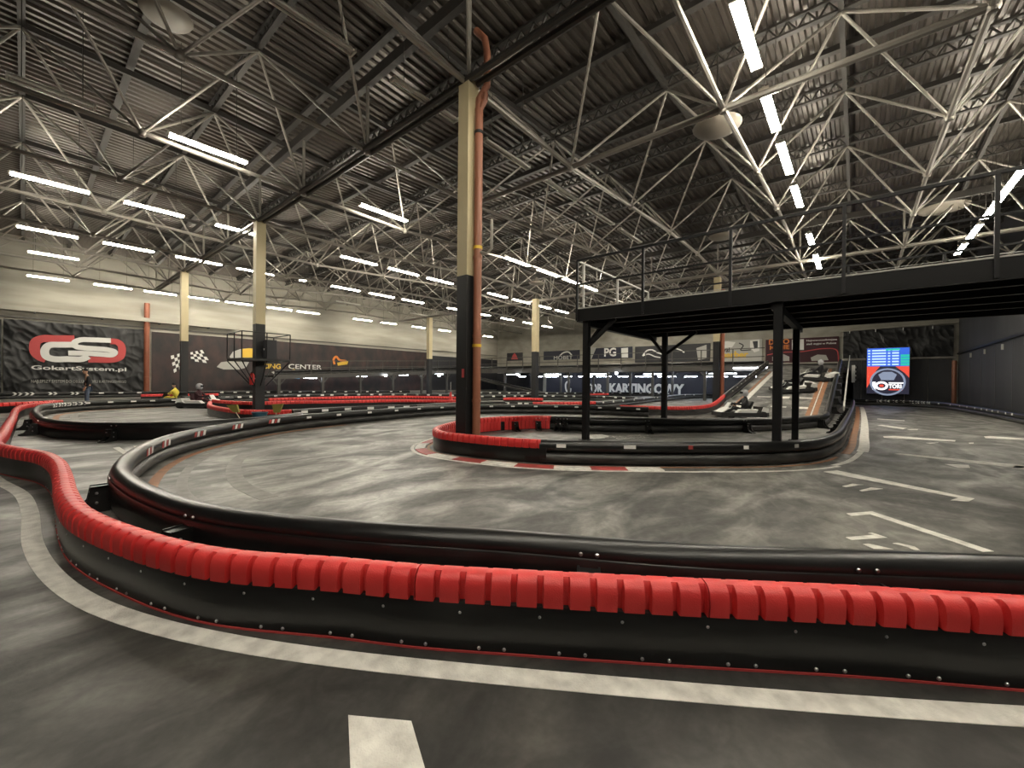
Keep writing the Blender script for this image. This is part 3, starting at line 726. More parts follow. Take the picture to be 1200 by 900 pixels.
part('top_rail', MB().bar((BX0, BY0, ZR), (BX0, BY1, ZR), .04, .04), M['edge'], br)
for k in range(5): rod('wire', (BX0, BY0, ZD+.18+k*.19), (BX0, BY1, ZD+.18+k*.19), .007, 'wire', br)
for x in rx[1:]: part('rail_post', MB().box((x-.025, BY1-.03, ZD), (x+.025, BY1+.02, ZR)), M['railing'], br)
part('top_rail', MB().box((BX0, BY1-.03, ZR-.02), (BX1, BY1+.02, ZR+.02)), M['railing'], br)
for k in range(6): rod('wire', (BX0, BY1, ZD+.15+k*.17), (BX1, BY1, ZD+.15+k*.17), .009, 'wire', br)

# ================================================================== RAMP and far mezzanine
RX0, RX1, RY0, RY1, MZ = -5.0, -.75, 20.0, 36.0, 2.8
def rz(y): return max(0, min(MZ, (y-RY0)/(RY1-RY0)*MZ))
rp = thing('kart_ramp', 'dark asphalt kart ramp rising to the upper track behind the bridge', 'ramp', (-2.9, RY0, 0))
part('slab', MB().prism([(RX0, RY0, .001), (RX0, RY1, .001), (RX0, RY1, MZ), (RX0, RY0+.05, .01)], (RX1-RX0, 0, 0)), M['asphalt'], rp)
def ramp_strip(xa, xb, y0, y1, mt):
    part('painted_line', MB().add([(xa, y0, rz(y0)+.012), (xb, y0, rz(y0)+.012), (xb, y1, rz(y1)+.012), (xa, y1, rz(y1)+.012)], [(0, 1, 2, 3)]), M[mt], rp)
ramp_strip(RX0+.42, RX0+.56, 20.3, 33, 'orangepaint'); ramp_strip(RX0+.60, RX0+.85, 20.3, 33, 'whitepaint')
ramp_strip(RX1-.85, RX1-.7, 20.3, 34, 'orangepaint'); ramp_strip(RX1-.62, RX1-.45, 20.3, 34, 'orangepaint'); ramp_strip(RX1-.68, RX1-.64, 20.3, 34, 'whitepaint')
for xa, xb, ya, yb_ in ((-3.9, -3.3, 24.2, 24.4), (-3.1, -2.5, 24.0, 24.5), (-2.4, -1.5, 24.1, 24.4), (-3.0, -2.4, 22.0, 22.25), (-2.2, -1.6, 21.9, 22.3)): ramp_strip(xa, xb, ya, yb_, 'whitepaint')
lb = [(-8.0, 17.0, 0), (-6.6, 17.6, 0), (-5.6, 18.8, 0), (-5.15, 20.5, .08)] + [(-5.1, y, rz(y)) for y in (23, 26, 29, 32, 35.8)]
lbP = Path(lb, .3); dr = d_px_first(lbP, 848, 0, lbP.L, .4)
tRB, _ = red_barrier('track_barrier', None, 'barrier with a red-capped start climbing the left edge of the kart ramp', path=lbP, d0=0, d1=dr, tubes=True)
pipe_barrier('track_barrier', None, None, parent=tRB, path=lbP, d0=dr, step=.3)
for k in range(12): sticker(lbP, dr+1.5+k*1.1, -1, tRB, .3, .06)
rb = [(-.84, y, rz(y)) for y in (19.7, 23, 26, 29, 32, 35.8)]
tRR, rbP = pipe_barrier('track_barrier', rb, 'black barrier climbing the right edge of the kart ramp', step=.4)
for k in range(8): place_foot(rbP, 1.5+k*1.9, -1, tRR, z=0)
part('guard_rail', MB().bar((-.35, 20.2, .5), (-.35, 36, 3.35), .05, .16), M['edge'], tRR)

mz = thing('mezzanine', 'dark raised track deck with railing across the back of the hall', 'mezzanine', (-20, 40, 0))
MX0, MX1, MYF = -38.5, -.7, 36.0
part('deck', MB().box((MX0, MYF, MZ-.14), (MX1, YB-.05, MZ)), M['bridge'], mz)
part('edge_beam', MB().box((MX0, MYF-.08, MZ-.38), (RX0-.2, MYF+.08, MZ+.05)), M['girder'], mz)
for k in range(8):
    x = -36+k*4.4
    if x > RX0-.3: continue
    for y in (MYF+.3, 41.5):
        part('post', MB().box((x-.1, y-.1, 0), (x+.1, y+.1, MZ-.14)), M['girder'], mz)
        for s_ in (-1, 1): part('brace', MB().bar((x, y, MZ-.8), (x+.7*s_, y, MZ-.15), .07, .07), M['girder'], mz)
for k in range(15):
    x = -38+k*2.35
    if x > RX0-.2: continue
    part('rail_post', MB().box((x-.035, MYF-.15, MZ-.2), (x+.035, MYF-.09, MZ+1.35)), M['girder'], mz)
for z in (.7, 1.35): part('rail', MB().box((MX0, MYF-.15, MZ+z-.03), (RX0-.3, MYF-.1, MZ+z+.03)), M['girder'], mz)
tm, mp_ = pipe_barrier('track_barrier', [(-38, 36.5, MZ), (-30, 36.5, MZ), (-20, 36.5, MZ), (-5.4, 36.4, MZ)], 'barrier along the front of the raised back deck', FAR, step=2)
tm2, mp2 = pipe_barrier('track_barrier', [(-38, 43.5, MZ), (-20, 43.5, MZ), (-1.2, 43.5, MZ)], 'barrier along the rear of the raised back deck below the billboards', FAR, step=2)
# raised lane along the left wall
lz = lambda y: 1.75+(y-13)/(36-13)*(MZ-1.75)
ml = thing('raised_lane', 'dark raised lane with railing climbing along the left banner wall', 'mezzanine', (-38, 13, 0))
LX0, LX1 = -40.2, -36.2
part('deck', MB().prism([(LX1, 13, lz(13)-.16), (LX1, 36, MZ-.16), (LX1, 36, MZ), (LX1, 13, lz(13))], (LX0-LX1, 0, 0)), M['bridge'], ml)
part('edge_beam', MB().bar((LX1, 13, lz(13)-.15), (LX1, 36, MZ-.15), .12, .36), M['girder'], ml)
for k in range(7):
    y = 13.4+k*3.6; part('post', MB().box((LX1-.1, y-.1, 0), (LX1+.1, y+.1, lz(y)-.15)), M['girder'], ml)
    for s_ in (-1, 1): part('brace', MB().bar((LX1, y, lz(y)-.9), (LX1, y+.6*s_, lz(y)-.2), .07, .07), M['girder'], ml)
for k in range(12):
    y = 16+k*1.75; part('rail_post', MB().box((LX1-.03, y-.03, lz(y)), (LX1+.03, y+.03, lz(y)+1.15)), M['girder'], ml)
for z in (.55, 1.15): part('rail', MB().bar((LX1, 16, lz(16)+z), (LX1, 36, lz(36)+z), .06, .06), M['girder'], ml)
tl_, _ = pipe_barrier('track_barrier', [(LX1-.3, 13.2, lz(13.2)), (LX1-.3, 24, lz(24)), (LX1-.3, 35.6, lz(35.6))], 'barrier on the raised lane along the left wall', FAR, step=2)
t_, sp = pipe_barrier('track_barrier', [(-24, 33.5, .02), (-28, 33.2, .7), (-33, 33, 1.6)], 'dotted barrier climbing an inner ramp under the mezzanine', FAR, step=.8)
for k in range(10): sticker(sp, .4+k*.95, -1, t_, .3, .13)
# cold lights under the mezzanine
UL = 'cold lights under the mezzanine'
def under_strip(x, y, z, L, label, ax='x'):
    t = thing('under_deck_light', label, 'strip light', (x, y, z), UL)
    a, b = ((x-L/2, y, z), (x+L/2, y, z)) if ax == 'x' else ((x, y-L/2, z), (x, y+L/2, z))
    part('tube', MB().bar(a, b, .07, .06), M['underon'], t); part('housing', MB().bar((a[0], a[1], z+.06), (b[0], b[1], z+.06), .14, .05), M['housing'], t)
    rod('hanger', (x, y, z+.08), (x, y, MZ-.14), .01, 'purlin', t)
for k in range(13): under_strip(-35+k*2.45, 43.8, 2.12, 1.9 if k % 3 else 1.2, 'cold strip light, %s from the left, above the lettered wall under the mezzanine' % ORD[k])
for k in range(5): under_strip(-33+k*6.0, 39.5, 2.3, 2.2, 'cold strip light, %s from the left, hung mid-depth under the mezzanine' % ORD[k])
for k in range(4): under_strip(-38, 16.5+k*5, lz(16.5+k*5)-.35, 1.6, 'cold strip light, %s from the near end, under the raised lane' % ORD[k], 'y')
b_ = PY(879, 433.5, 35.7); under_strip(b_.x, 35.7, b_.z+.15, 2.3, 'bright cold strip at the top of the kart ramp')
_fl = MB(); _fl.lathe([(0, 0), (.16, 0), (.17, .05), (.1, .16), (0, .18)], 14)
for k, (x, y, z) in enumerate(((LX1+.25, 23.2, 1.9), (LX1+.25, 30, 2.0), (-29.2, MYF-.35, 2.25), (-17.2, MYF-.35, 2.3))):
    t = thing('flood_light', ('round flood light under the raised lane, nearer one', 'round flood light under the raised lane, farther one', 'round flood light on the mezzanine edge behind the cream column', 'round flood light on the mezzanine edge left of the wall lettering')[k], 'flood light', (x, y, z), UL)
    part('lamp', MB().lathe([(0, -.12), (.1, -.1), (.13, 0), (.1, .1), (0, .12)], 12, (x, y, z)), M['underon'], t, True); part('bracket', MB().bar((x, y+(.3 if k > 1 else 0), z+.1) if k > 1 else (x-.3, y, z+.1), (x, y, z+.1), .05, .05), M['girder'], t)

# ================================================================== WALL DRESSING
def wp(plane, x, y, off):
    return PX(x, y, XL+off) if plane == 'L' else PY(x, y, YB-off)
def nrm(plane): return Vector((1, 0, 0)) if plane == 'L' else Vector((0, -1, 0))
def wpoly(plane, L, off, mt, parent, name='print', thick=.006):
    return part(name, MB().prism([wp(plane, x, y, off) for x, y in L], nrm(plane)*thick), M[mt], parent)
def wstroke(plane, L, wpx, off, mt, parent, name='print'):
    # a thick rounded line printed on the wall, drawn through picture points
    P = [wp(plane, x, y, off) for x, y in L]; n = nrm(plane); out = []
    sc = (wp(plane, L[0][0], L[0][1]+10, off)-P[0]).length/10; h = wpx*sc/2
    Pp = smooth_path(P, .15) if len(P) > 2 else P
    A, B = [], []
    for i, p in enumerate(Pp):
        t = (Pp[min(i+1, len(Pp)-1)]-Pp[max(i-1, 0)]).normalized(); s_ = n.cross(t); A.append(p+s_*h); B.append(p-s_*h)
    m_ = MB(); m_.sweep([[a, b, b+n*.006, a+n*.006] for a, b in zip(A, B)]); return part(name, m_, M[mt], parent)
def wtext(plane, body, x0, y0, x1, y1, off, mt, parent, bold=0.0, name='lettering'):
    a, b, c = wp(plane, x0, y1, off), wp(plane, x1, y1, off), wp(plane, x0, y0, off)
    ax = Vector((0, 1, 0)) if plane == 'L' else Vector((1, 0, 0))
    wd = (b-a).dot(ax); tilt = Vector((0, 0, 0))
    z0 = a.z; h = c.z-a.z
    return text_mesh(body, mt, a, ax, (0, 0, 1), wd, h, parent, name, bold=bold)
def drape(name, plane, u0, u1, z0, z1, off, label, cat, mt, amp=.05, seed=0):
    rnd = random.Random(seed); ph = [rnd.random()*6 for _ in range(6)]; nu, nv = 140, 70; vs = []
    for j in range(nv+1):
        for i in range(nu+1):
            u = u0+(u1-u0)*i/nu; v = z0+(z1-z0)*j/nv; s_ = j/nv
            q1 = Vector((u*.55+seed*7, v*.7, seed)); q2 = Vector((u*.45-v*.9+seed*3, u*1.1+v*1.3, 4+seed)); q3 = Vector((u*2.2+v*.8, v*.9-u*.3, 9+seed))
            dsp = amp*(1.6*mnoise.noise(q1)+1.2*(.5-abs(mnoise.noise(q2)))**2*2+.55*(1-abs(mnoise.noise(q3)))**3)
            o = off+.02+max(-off, dsp)
            vs.append((XL+o, u, v) if plane == 'L' else (u, YB-o, v))
    fs = [(j*(nu+1)+i, j*(nu+1)+i+1, (j+1)*(nu+1)+i+1, (j+1)*(nu+1)+i) for j in range(nv) for i in range(nu)]
    t = thing(name, label, cat, (XL+off, (u0+u1)/2, z0) if plane == 'L' else ((u0+u1)/2, YB-off, z0))
    part('fabric', MB().add(vs, fs), M[mt], t, True); return t
a = wp('L', 4, 376, .1); b = wp('L', 172, 385, .1)
bn = drape('wall_banner', 'L', a.y, b.y, .25, 5.15, .10, 'big black cloth banner with the red and white GS logo on the left wall', 'banner', 'drape', .10, 1)
c4 = lambda L: [(x/6, 360+y/6) for x, y in L]
O1 = .25
wstroke('L', c4([(525, 222), (400, 222), (300, 222), (255, 240), (243, 275), (250, 320), (285, 352), (325, 366)]), 48/6, O1, 'logored', bn, 'logo_red')
wstroke('L', c4([(775, 240), (820, 243), (850, 265), (858, 310), (845, 350), (800, 368), (620, 368)]), 40/6, O1, 'logored', bn, 'logo_red')
wstroke('L', c4([(520, 264), (420, 264), (345, 268), (316, 300), (325, 345), (375, 364), (480, 365), (580, 364), (622, 345)]), 40/6, O1+.012, 'white', bn, 'logo_white')
wstroke('L', c4([(780, 234), (660, 230), (565, 230), (525, 248), (532, 275), (580, 285), (760, 300), (808, 316), (790, 335), (720, 332), (600, 324), (480, 322)]), 33/6, O1+.024, 'white', bn, 'logo_white')
wtext('L', 'GokartSystem.pl', 36.5, 428, 148, 434.5, O1, 'white', bn, .02)
wtext('L', 'NAJLEPSZY SYSTEM DO OBSŁUGI TORU KARTINGOWEGO', 36.5, 445, 148, 449.5, O1, 'printgrey', bn)
a0 = a.y; drape('wall_drape', 'L', YF+.5, a0-.08, .1, 5.1, .08, 'plain black cloth left of the GS banner', 'curtain', 'drape', .05, 3)
a = wp('L', 178, 386, .08); b = wp('L', 501, 412, .08)
b2 = thing('wall_banner', 'long black banner with checkered flags and a helmet on the left wall', 'banner', (XL+.08, (a.y+b.y)/2, .2))
part('panel', MB().box((XL+.02, a.y, .2), (XL+.08, b.y, 5.05)), M['banner'], b2)
O2 = .10
def checker(poly, nu, nv):
    p = [Vector((x, y)) for x, y in poly]
    for i in range(nu):
        for j in range(nv):
            if (i+j) % 2: continue
            def q(u, v): return (p[0]*(1-u)+p[1]*u)*(1-v)+(p[3]*(1-u)+p[2]*u)*v
            wpoly('L', [tuple(q(i/nu, j/nv)), tuple(q((i+1)/nu, j/nv)), tuple(q((i+1)/nu, (j+1)/nv)), tuple(q(i/nu, (j+1)/nv))], O2, 'white', b2, 'flag_square')
checker([(200, 417), (215, 413), (216, 429), (204, 437)], 4, 5)
checker([(223, 413), (237, 410), (247, 426), (224, 423)], 5, 4)
wpoly('L', [(269, 418), (273, 412), (282, 409), (292, 408), (298, 408.5), (298, 419), (270, 419.5)], O2, 'printgrey', b2)
wpoly('L', [(284, 409), (292, 408), (301, 409), (304, 414), (303, 419), (284, 419)], O2+.01, 'printyellow', b2)
wpoly('L', [(254, 430), (259, 424.5), (270, 423), (292, 424), (288, 431), (280, 433), (262, 433)], O2, 'printgrey', b2)
wtext('L', 'RACING', 296, 425.5, 329, 431.5, O2, 'printyellow', b2, .02)
wtext('L', 'CENTER', 338, 426.5, 377, 432, O2, 'white', b2, .01)
wpoly('L', [(318, 436), (326, 434), (333, 435), (333, 437.5), (322, 439)], O2, 'printgrey', b2)
wpoly('L', [(340, 434), (345, 432.5), (348, 436), (345, 438), (340, 437)], O2+.01, 'printyellow', b2)
wpoly('L', [(340, 437), (346, 440), (354, 440), (351, 444), (344, 443.5), (340, 440)], O2, 'printblue', b2)
wstroke('L', [(392, 427), (391, 421), (394, 418), (398, 422), (404, 423), (408, 424)], 2.5, O2, 'orange', b2)
wpoly('L', [(395, 425), (408, 423), (407, 427), (396, 428.5)], O2+.01, 'printyellow', b2)
c = wp('L', 503, 412, .05); t = thing('wall_banner', 'plain dark panels on the left wall beyond the flag banner', 'banner', (XL+.05, 36, .2))
part('panel', MB().box((XL+.02, b.y+.15, .2), (XL+.07, YB-.1, 4.7)), M['bannerplain'], t)
# ducts and rails high on the left wall
t = thing('cable_duct', 'pale cable duct running along the left wall above the banners', 'duct', (XL+.3, 6, 5.9))
part('duct', MB().box((XL+.15, YF+.2, 5.75), (XL+.45, 12, 6.05)), M['wallcream'], t)
for k in range(6): part('bracket', MB().box((XL+.01, -6+k*3.2, 5.65), (XL+.4, -5.9+k*3.2, 5.75)), M['girder'], t)
t = thing('wall_rail', 'thin dark rail along the left wall just over the banners', 'rail', (XL+.1, 10, 5.35)); part('bar', MB().box((XL+.01, YF+.2, 5.3), (XL+.1, YB-.2, 5.38)), M['girder'], t)
t.name = 'wall_rail'
# back wall: lettered navy wall under the deck
def panel(x0, y0, x1, y1, off, mt, label, cat='banner', name='billboard', zr=None):
    p, q = PY(x0, y1, YB-off), PY(x1, y0, YB-off); z0, z1 = zr or (p.z, q.z)
    t = thing(name, label, cat, ((p.x+q.x)/2, YB-off, z0)); part('panel', MB().box((p.x, YB-off, z0), (q.x, YB-.001, z1)), M[mt], t); return t
bw = panel(640, 440, 838, 470, .10, 'navy', 'navy wall banner under the mezzanine lettered TOR KARTINGOWY', zr=(.02, MZ-.15), name='wall_banner')
wtext('B', 'TOR', 687, 449.5, 706, 459.5, .11, 'white', bw, .05); wtext('B', 'KARTINGOWY', 714, 449, 802, 460.5, .11, 'white', bw, .05)
wstroke('B', [(668, 449), (665, 447.5), (663, 450), (664, 458), (668, 459), (669, 455)], 2.2, .11, 'white', bw, 'logo')
panel(560, 440, 636, 470, .10, 'bannerplain', 'plain charcoal wall under the mezzanine left of the lettering', zr=(.02, MZ-.15), name='wall_banner')
panel(842, 440, 1000, 470, .10, 'bannerplain', 'plain charcoal wall under the mezzanine behind the ramp', zr=(.02, MZ-.15), name='wall_banner')
# billboards above the deck
t = panel(594, 413, 612, 423, .12, 'bannerplain', 'small dark billboard with a red mark'); wpoly('B', [(599, 421), (601, 416), (603, 413.5), (605, 416), (607, 421)], .125, 'logored', t)
t = panel(637, 410, 679, 422, .12, 'navy', 'navy billboard with a white arc right of the middle cream column'); wstroke('B', [(655, 418), (660, 413.5), (666, 412.5), (670, 416)], 1.6, .125, 'white', t); wtext('B', 'MOBET', 649, 417.5, 671, 421.5, .125, 'white', t)
t = panel(686, 406, 741, 421, .12, 'navy', 'navy billboard with white letters PG'); wtext('B', 'PG', 708, 408, 722, 418, .125, 'white', t, .03); wpoly('B', [(728, 408), (736, 407.5), (736, 419), (728, 419)], .125, 'white', t); wpoly('B', [(687, 407.5), (699, 407), (693, 421), (687, 421)], .125, 'printgrey', t)
t = panel(744, 402, 832, 425, .12, 'bannerplain', 'charcoal billboard with white car outlines')
wstroke('B', [(753, 417), (758, 411), (764, 410), (770, 413), (776, 415)], 1.5, .125, 'white', t); wstroke('B', [(753, 417), (760, 415), (768, 418), (774, 419)], 1.3, .125, 'white', t); wstroke('B', [(783, 412), (790, 408.5), (797, 410), (802, 413)], 1.3, .125, 'white', t)
wpoly('B', [(816, 408), (828, 404), (828, 420), (818, 422)], .125, 'printgrey', t)
t = panel(839, 397, 893, 425, .12, 'printgrey', 'pale barber shop billboard with yellow lettering')
wtext('B', 'royal', 841, 407, 855, 415, .125, 'black', t, .02); wtext('B', 'barber', 846, 412, 877, 420, .128, 'printyellow', t, .04)
wpoly('B', [(842, 402), (852, 400), (862, 401), (858, 407), (846, 408)], .124, 'white', t); wstroke('B', [(866, 402), (871, 405), (868, 410), (880, 410)], 1.2, .124, 'bannerplain', t)
wpoly('B', [(879, 399), (890, 398), (890, 411), (884, 413), (879, 407)], .124, 'white', t); wpoly('B', [(882, 400), (888, 399.5), (888, 407), (884, 409)], .127, 'bannerplain', t)
t = panel(897, 394, 983, 426, .12, 'purplecloth', 'dark billboard with orange letters and a white slogan')
wtext('B', 'D    O', 901, 398, 925, 404, .125, 'orange', t, .03); wtext('B', 'M  NIE', 902, 405, 925, 410, .125, 'orange', t, .02)
wpoly('B', [(928, 398), (942, 397.5), (942, 410), (928, 410)], .125, 'white', t); wtext('B', 'Najnowocześniejsza', 945, 398, 981, 400.8, .125, 'white', t, .02); wtext('B', 'sieć myjni w Polsce', 945, 402, 980, 405, .125, 'white', t, .02)
wstroke('B', [(899, 416), (915, 413), (940, 412), (965, 408.5), (980, 410), (983, 424)], 1.0, .127, 'logored', t)
wpoly('B', [(950, 419), (958, 415.5), (968, 416), (971, 422), (951, 423)], .126, 'printgrey', t); wpoly('B', [(905, 418), (918, 415), (925, 418), (925, 423), (905, 423)], .126, 'printgrey', t)
t = thing('wall_beam', 'pale steel beam under the billboards on the back wall', 'beam', (-4, YB-.3, 3.6))
q0, q1 = PY(893, 427, YB-.3), PY(986, 425, YB-.3); part('beam', MB().box((q0.x, YB-.4, q0.z-.12), (q1.x, YB-.2, q0.z+.12)), M['wallcream'], t)
# right part of the back wall: charcoal boards, drape, screen
q0, q1 = PY(986, 440, YB-.1), PY(1124, 440, YB-.1)
bd = thing('wall_cladding', 'charcoal boards covering the back wall around the screen', 'cladding', ((q0.x+q1.x)/2, YB-.1, 0))
for k in range(5):
    xa = q0.x+(XR-.3-q0.x)*k/5; xb = q0.x+(XR-.3-q0.x)*(k+1)/5-.03; part('board', MB().box((xa, YB-.1, 0), (xb, YB-.04, 3.55)), M['walldark'], bd)
dr_ = drape('wall_drape', 'B', q0.x+.1, XR-.3, 3.75, 6.2, .16, 'black cloth hung above the screen on the back wall', 'curtain', 'drape', .10, 5)
t = thing('curtain_pole', 'pale pole along the top of the black cloth at the back', 'pole', (q0.x, YB-.35, 6.3)); part('pole', MB().tube([(q0.x-.5, YB-.35, 6.15), (XR-.1, YB-.35, 6.35)], .06, 8), M['wallcream'], t)
for k in range(4): part('hook', MB().box((q0.x+.5+k*1.7, YB-.38, 5.95), (q0.x+.56+k*1.7, YB-.32, 6.2)), M['white'], t)
t = thing('wall_rail', 'thin pale rail below the black cloth behind the screen', 'rail', (q0.x, YB-.3, 3.66)); part('bar', MB().box((q0.x, YB-.32, 3.62), (XR-.2, YB-.24, 3.70)), M['tube'], t)
q = PY(1000, 438, YB-.2); t = thing('wall_lamp', 'small vertical white lamp on the wall left of the screen', 'lamp', q); part('lamp_body', MB().box((q.x-.12, YB-.26, q.z-.75), (q.x+.12, YB-.12, q.z+.75)), M['white'], t)
for k in range(4): part('clip', MB().box((q.x+.12, YB-.22, q.z-.6+k*.36), (q.x+.2, YB-.16, q.z-.45+k*.36)), M['white'], t)
SY = 45.8
s0, s1 = PY(1015.5, 461, SY), PY(1066, 407, SY)
sc = thing('led_screen', 'tall lit timing screen with blue score rows on the back wall', 'screen', ((s0.x+s1.x)/2, SY, s0.z))
part('case', MB().box((s0.x-.04, SY, s0.z-.04), (s1.x+.04, SY+.18, s1.z+.04)), M['glassy'], sc)
for sgn in (.25, .75): part('bracket', MB().box((s0.x+(s1.x-s0.x)*sgn-.1, SY+.18, s1.z-1.4), (s0.x+(s1.x-s0.x)*sgn+.1, YB-.1, s1.z-1.2)), M['girder'], sc)
SW, SH = s1.x-s0.x, s1.z-s0.z
M['e_blue'] = emis('screen_blue', (.03, .12, .65), .45); M['e_lblue'] = emis('screen_light_blue', (.45, .62, 1), .55); M['e_green'] = emis('screen_green', (.02, .55, .40), .4)
M['e_red'] = emis('screen_red', (.75, .07, .04), .45); M['e_dark'] = emis('screen_dark', (.03, .03, .06), .25); M['e_white'] = emis('screen_white', (1, 1, 1), .6); M['e_grey'] = emis('screen_grey', (.28, .33, .45), .35)
def sp_(u0, v0, u1, v1, mt, lay=1, name='screen_row'):
    return part(name, MB().box((s0.x+SW*u0, SY-.004*lay, s0.z+SH*v0), (s0.x+SW*u1, SY-.004*(lay-1), s0.z+SH*v1)), M[mt], sc)
sp_(0, 0, 1, .60, 'e_dark', 1, 'screen_picture'); sp_(0, .60, 1, 1, 'e_blue', 1, 'screen_table')
def spoly(P, mt, lay, name): return part(name, MB().prism([(s0.x+SW*u, SY-.004*lay, s0.z+SH*v) for u, v in P], (0, .003, 0)), M[mt], sc)
spoly([(0, .12), (.12, .3), (.22, .5), (.32, .6), (0, .6)], 'e_red', 2, 'screen_picture'); spoly([(1, .35), (.9, .45), (.75, .55), (.68, .6), (1, .6)], 'e_red', 2, 'screen_picture')
wr_ = [(s0.x+SW*(.5+.40*math.cos(a_)), SY-.010, s0.z+SH*(.26+.28*math.sin(a_))) for a_ in [math.pi*2*k/28 for k in range(29)]]
part('screen_wheel', MB().tube(wr_, .07, 6, False), M['e_grey'], sc, True)
spoly([(.35, .3), (.65, .3), (.72, .42), (.6, .48), (.4, .48), (.28, .42)], 'e_grey', 3, 'screen_picture')
for k in range(6):
    v = .935-k*.062; sp_(.02, v, .08, v+.03, 'e_lblue', 2); sp_(.12, v, .46, v+.032, 'e_lblue', 2); sp_(.50, v, .56, v+.03, 'e_lblue', 2); sp_(.60, v, .76, v+.032, 'e_lblue', 2)
    sp_(.80, v-.01, 1, v+.04, 'e_green' if k > 1 else 'e_blue', 2)
sp_(.45, .945, .78, .985, 'e_green', 3)
X_ = Vector((1, 0, 0)); Z_ = Vector((0, 0, 1))
def stext(b, u, v, w_, h_, mt, bold=.02): text_mesh(b, mt, (s0.x+SW*u, SY-.02, s0.z+SH*v), X_, Z_, SW*w_, SH*h_, sc, 'screen_lettering', bold=bold)
stext('1', .14, .09, .08, .17, 'e_white', .04); stext('TORU', .53, .12, .36, .09, 'e_white', .04)
ri = [(s0.x+SW*(.36+.13*math.cos(a_)), SY-.016, s0.z+SH*(.175+.075*math.sin(a_))) for a_ in [math.pi*2*k/20 for k in range(21)]]
part('screen_zero', MB().tube(ri, .08, 6, False), M['e_white'], sc, True); sp_(.31, .15, .41, .20, 'e_red', 4)
sp_(.53, .225, .88, .25, 'e_white', 4); sp_(.53, .08, .85, .105, 'e_red', 4)
# right wall: rail, seams, hooks
t = thing('wall_rail', 'long dark rail along the right wall under the bridge', 'rail', (XR-.1, 25, 3.9)); part('bar', MB().box((XR-.14, 14, 3.85), (XR-.01, YB-.4, 3.98)), M['railing'], t)
for k in range(7): part('cable_hanger', MB().box((XR-.10, 18+k*4, 3.4), (XR-.02, 18.1+k*4, 3.7)), M['edge'], t)
for k in range(10): part('wall_seam', MB().box((XR-.012, 12+k*3.4, 0), (XR, 12.05+k*3.4, 3.8)), M['girder'], wr)

# ================================================================== MARSHAL PLATFORM on its column
cx, cy = -18.36, 6.05
mp = thing('marshal_platform', 'small black railed platform braced around a column', 'platform', (cx, cy, 2.1))
a_ = .85; zp = 2.2; zr_ = 3.2
fr = MB()
for (x0, y0, x1, y1) in ((-a_, -a_, a_, -.18), (-a_, .18, a_, a_), (-a_, -.18, -.18, .18), (.18, -.18, a_, .18)): fr.box((cx+x0, cy+y0, zp-.09), (cx+x1, cy+y1, zp))
part('deck', fr, M['black'], mp)
cs = [(-a_, -a_), (a_, -a_), (a_, a_), (-a_, a_)]
for (x, y) in cs + [(0, -a_), (a_, 0)]: rod('rail_post', (cx+x, cy+y, zp), (cx+x, cy+y, zr_), .022, 'railing', mp)
for k in range(4):
    p, q = cs[k], cs[(k+1) % 4]; rod('top_rail', (cx+p[0], cy+p[1], zr_), (cx+q[0], cy+q[1], zr_), .02, 'railing', mp)
for (x, y) in cs + [(0, -a_), (a_, 0)]: rod('brace', (cx+x, cy+y, zp-.08), (cx+.2*(x/a_), cy+.2*(y/a_), 1.15), .022, 'railing', mp)
t = thing('speaker_cabinet', 'dark box standing on the marshal platform', 'box', (cx+.55, cy+.2, zp))
part('cabinet', MB().box((cx+.33, cy+.02, zp), (cx+.72, cy+.4, zp+.75)), M['bannerplain'], t); part('label_plate', MB().box((cx+.45, cy+.012, zp+.35), (cx+.55, cy+.018, zp+.42)), M['white'], t)
ex_, ey_ = cx+.10, cy-.27
t = thing('fire_extinguisher', 'red fire extinguisher hung on the marshal platform column', 'extinguisher', (ex_, ey_, 1.2))
part('cylinder', MB().lathe([(0, 1.18), (.085, 1.18), (.09, 1.2), (.09, 1.55), (.06, 1.62), (.03, 1.65), (0, 1.65)], 14, (ex_, ey_, 0)), M['red'], t, True)
part('valve', MB().box((ex_-.03, ey_-.02, 1.65), (ex_+.06, ey_+.02, 1.70)), M['black'], t); part('hose', MB().tube([(ex_+.05, ey_, 1.66), (ex_+.12, ey_-.02, 1.6), (ex_+.11, ey_-.03, 1.35)], .012, 6), M['black'], t)
part('wall_bracket', MB().box((ex_-.05, ey_+.08, 1.4), (ex_+.05, cy-.17, 1.45)), M['steel'], t)

# bin and brooms behind the loop barrier
bx, by = -13.1, 4.35
t = thing('waste_bin', 'dark teal bin by the marshal platform column', 'bin', (bx, by, 0))
part('body', MB().lathe([(0, 0), (.15, 0), (.19, .42), (.21, .43), (.21, .46), (.17, .46), (.15, .06), (0, .05)], 16, (bx, by, 0)), M['bin'], t, True)
for nm, dx, dy, lean, lab in (('a', .25, .30, .05, 'upright broom with olive bristles right of the teal bin'), ('b', -.35, -.25, -.28, 'leaning broom with olive bristles left of the teal bin')):
    p = Vector((bx+dx, by+dy, 0)); q = p+Vector((lean*.77, lean*.64, .44)); t = thing('broom', lab, 'broom', p)
    ax = (q-p).normalized(); part('handle', MB().tube([p, q], .014, 8), M['wood'], t, True)
    part('bristles', MB().prism([q-Vector((.06, .05, 0)), q+Vector((.06, .05, 0)), q+ax*.26+Vector((.12, .1, 0)), q+ax*.24-Vector((.12, .1, 0))], Vector((-.04, .05, 0))), M['bristle'], t)
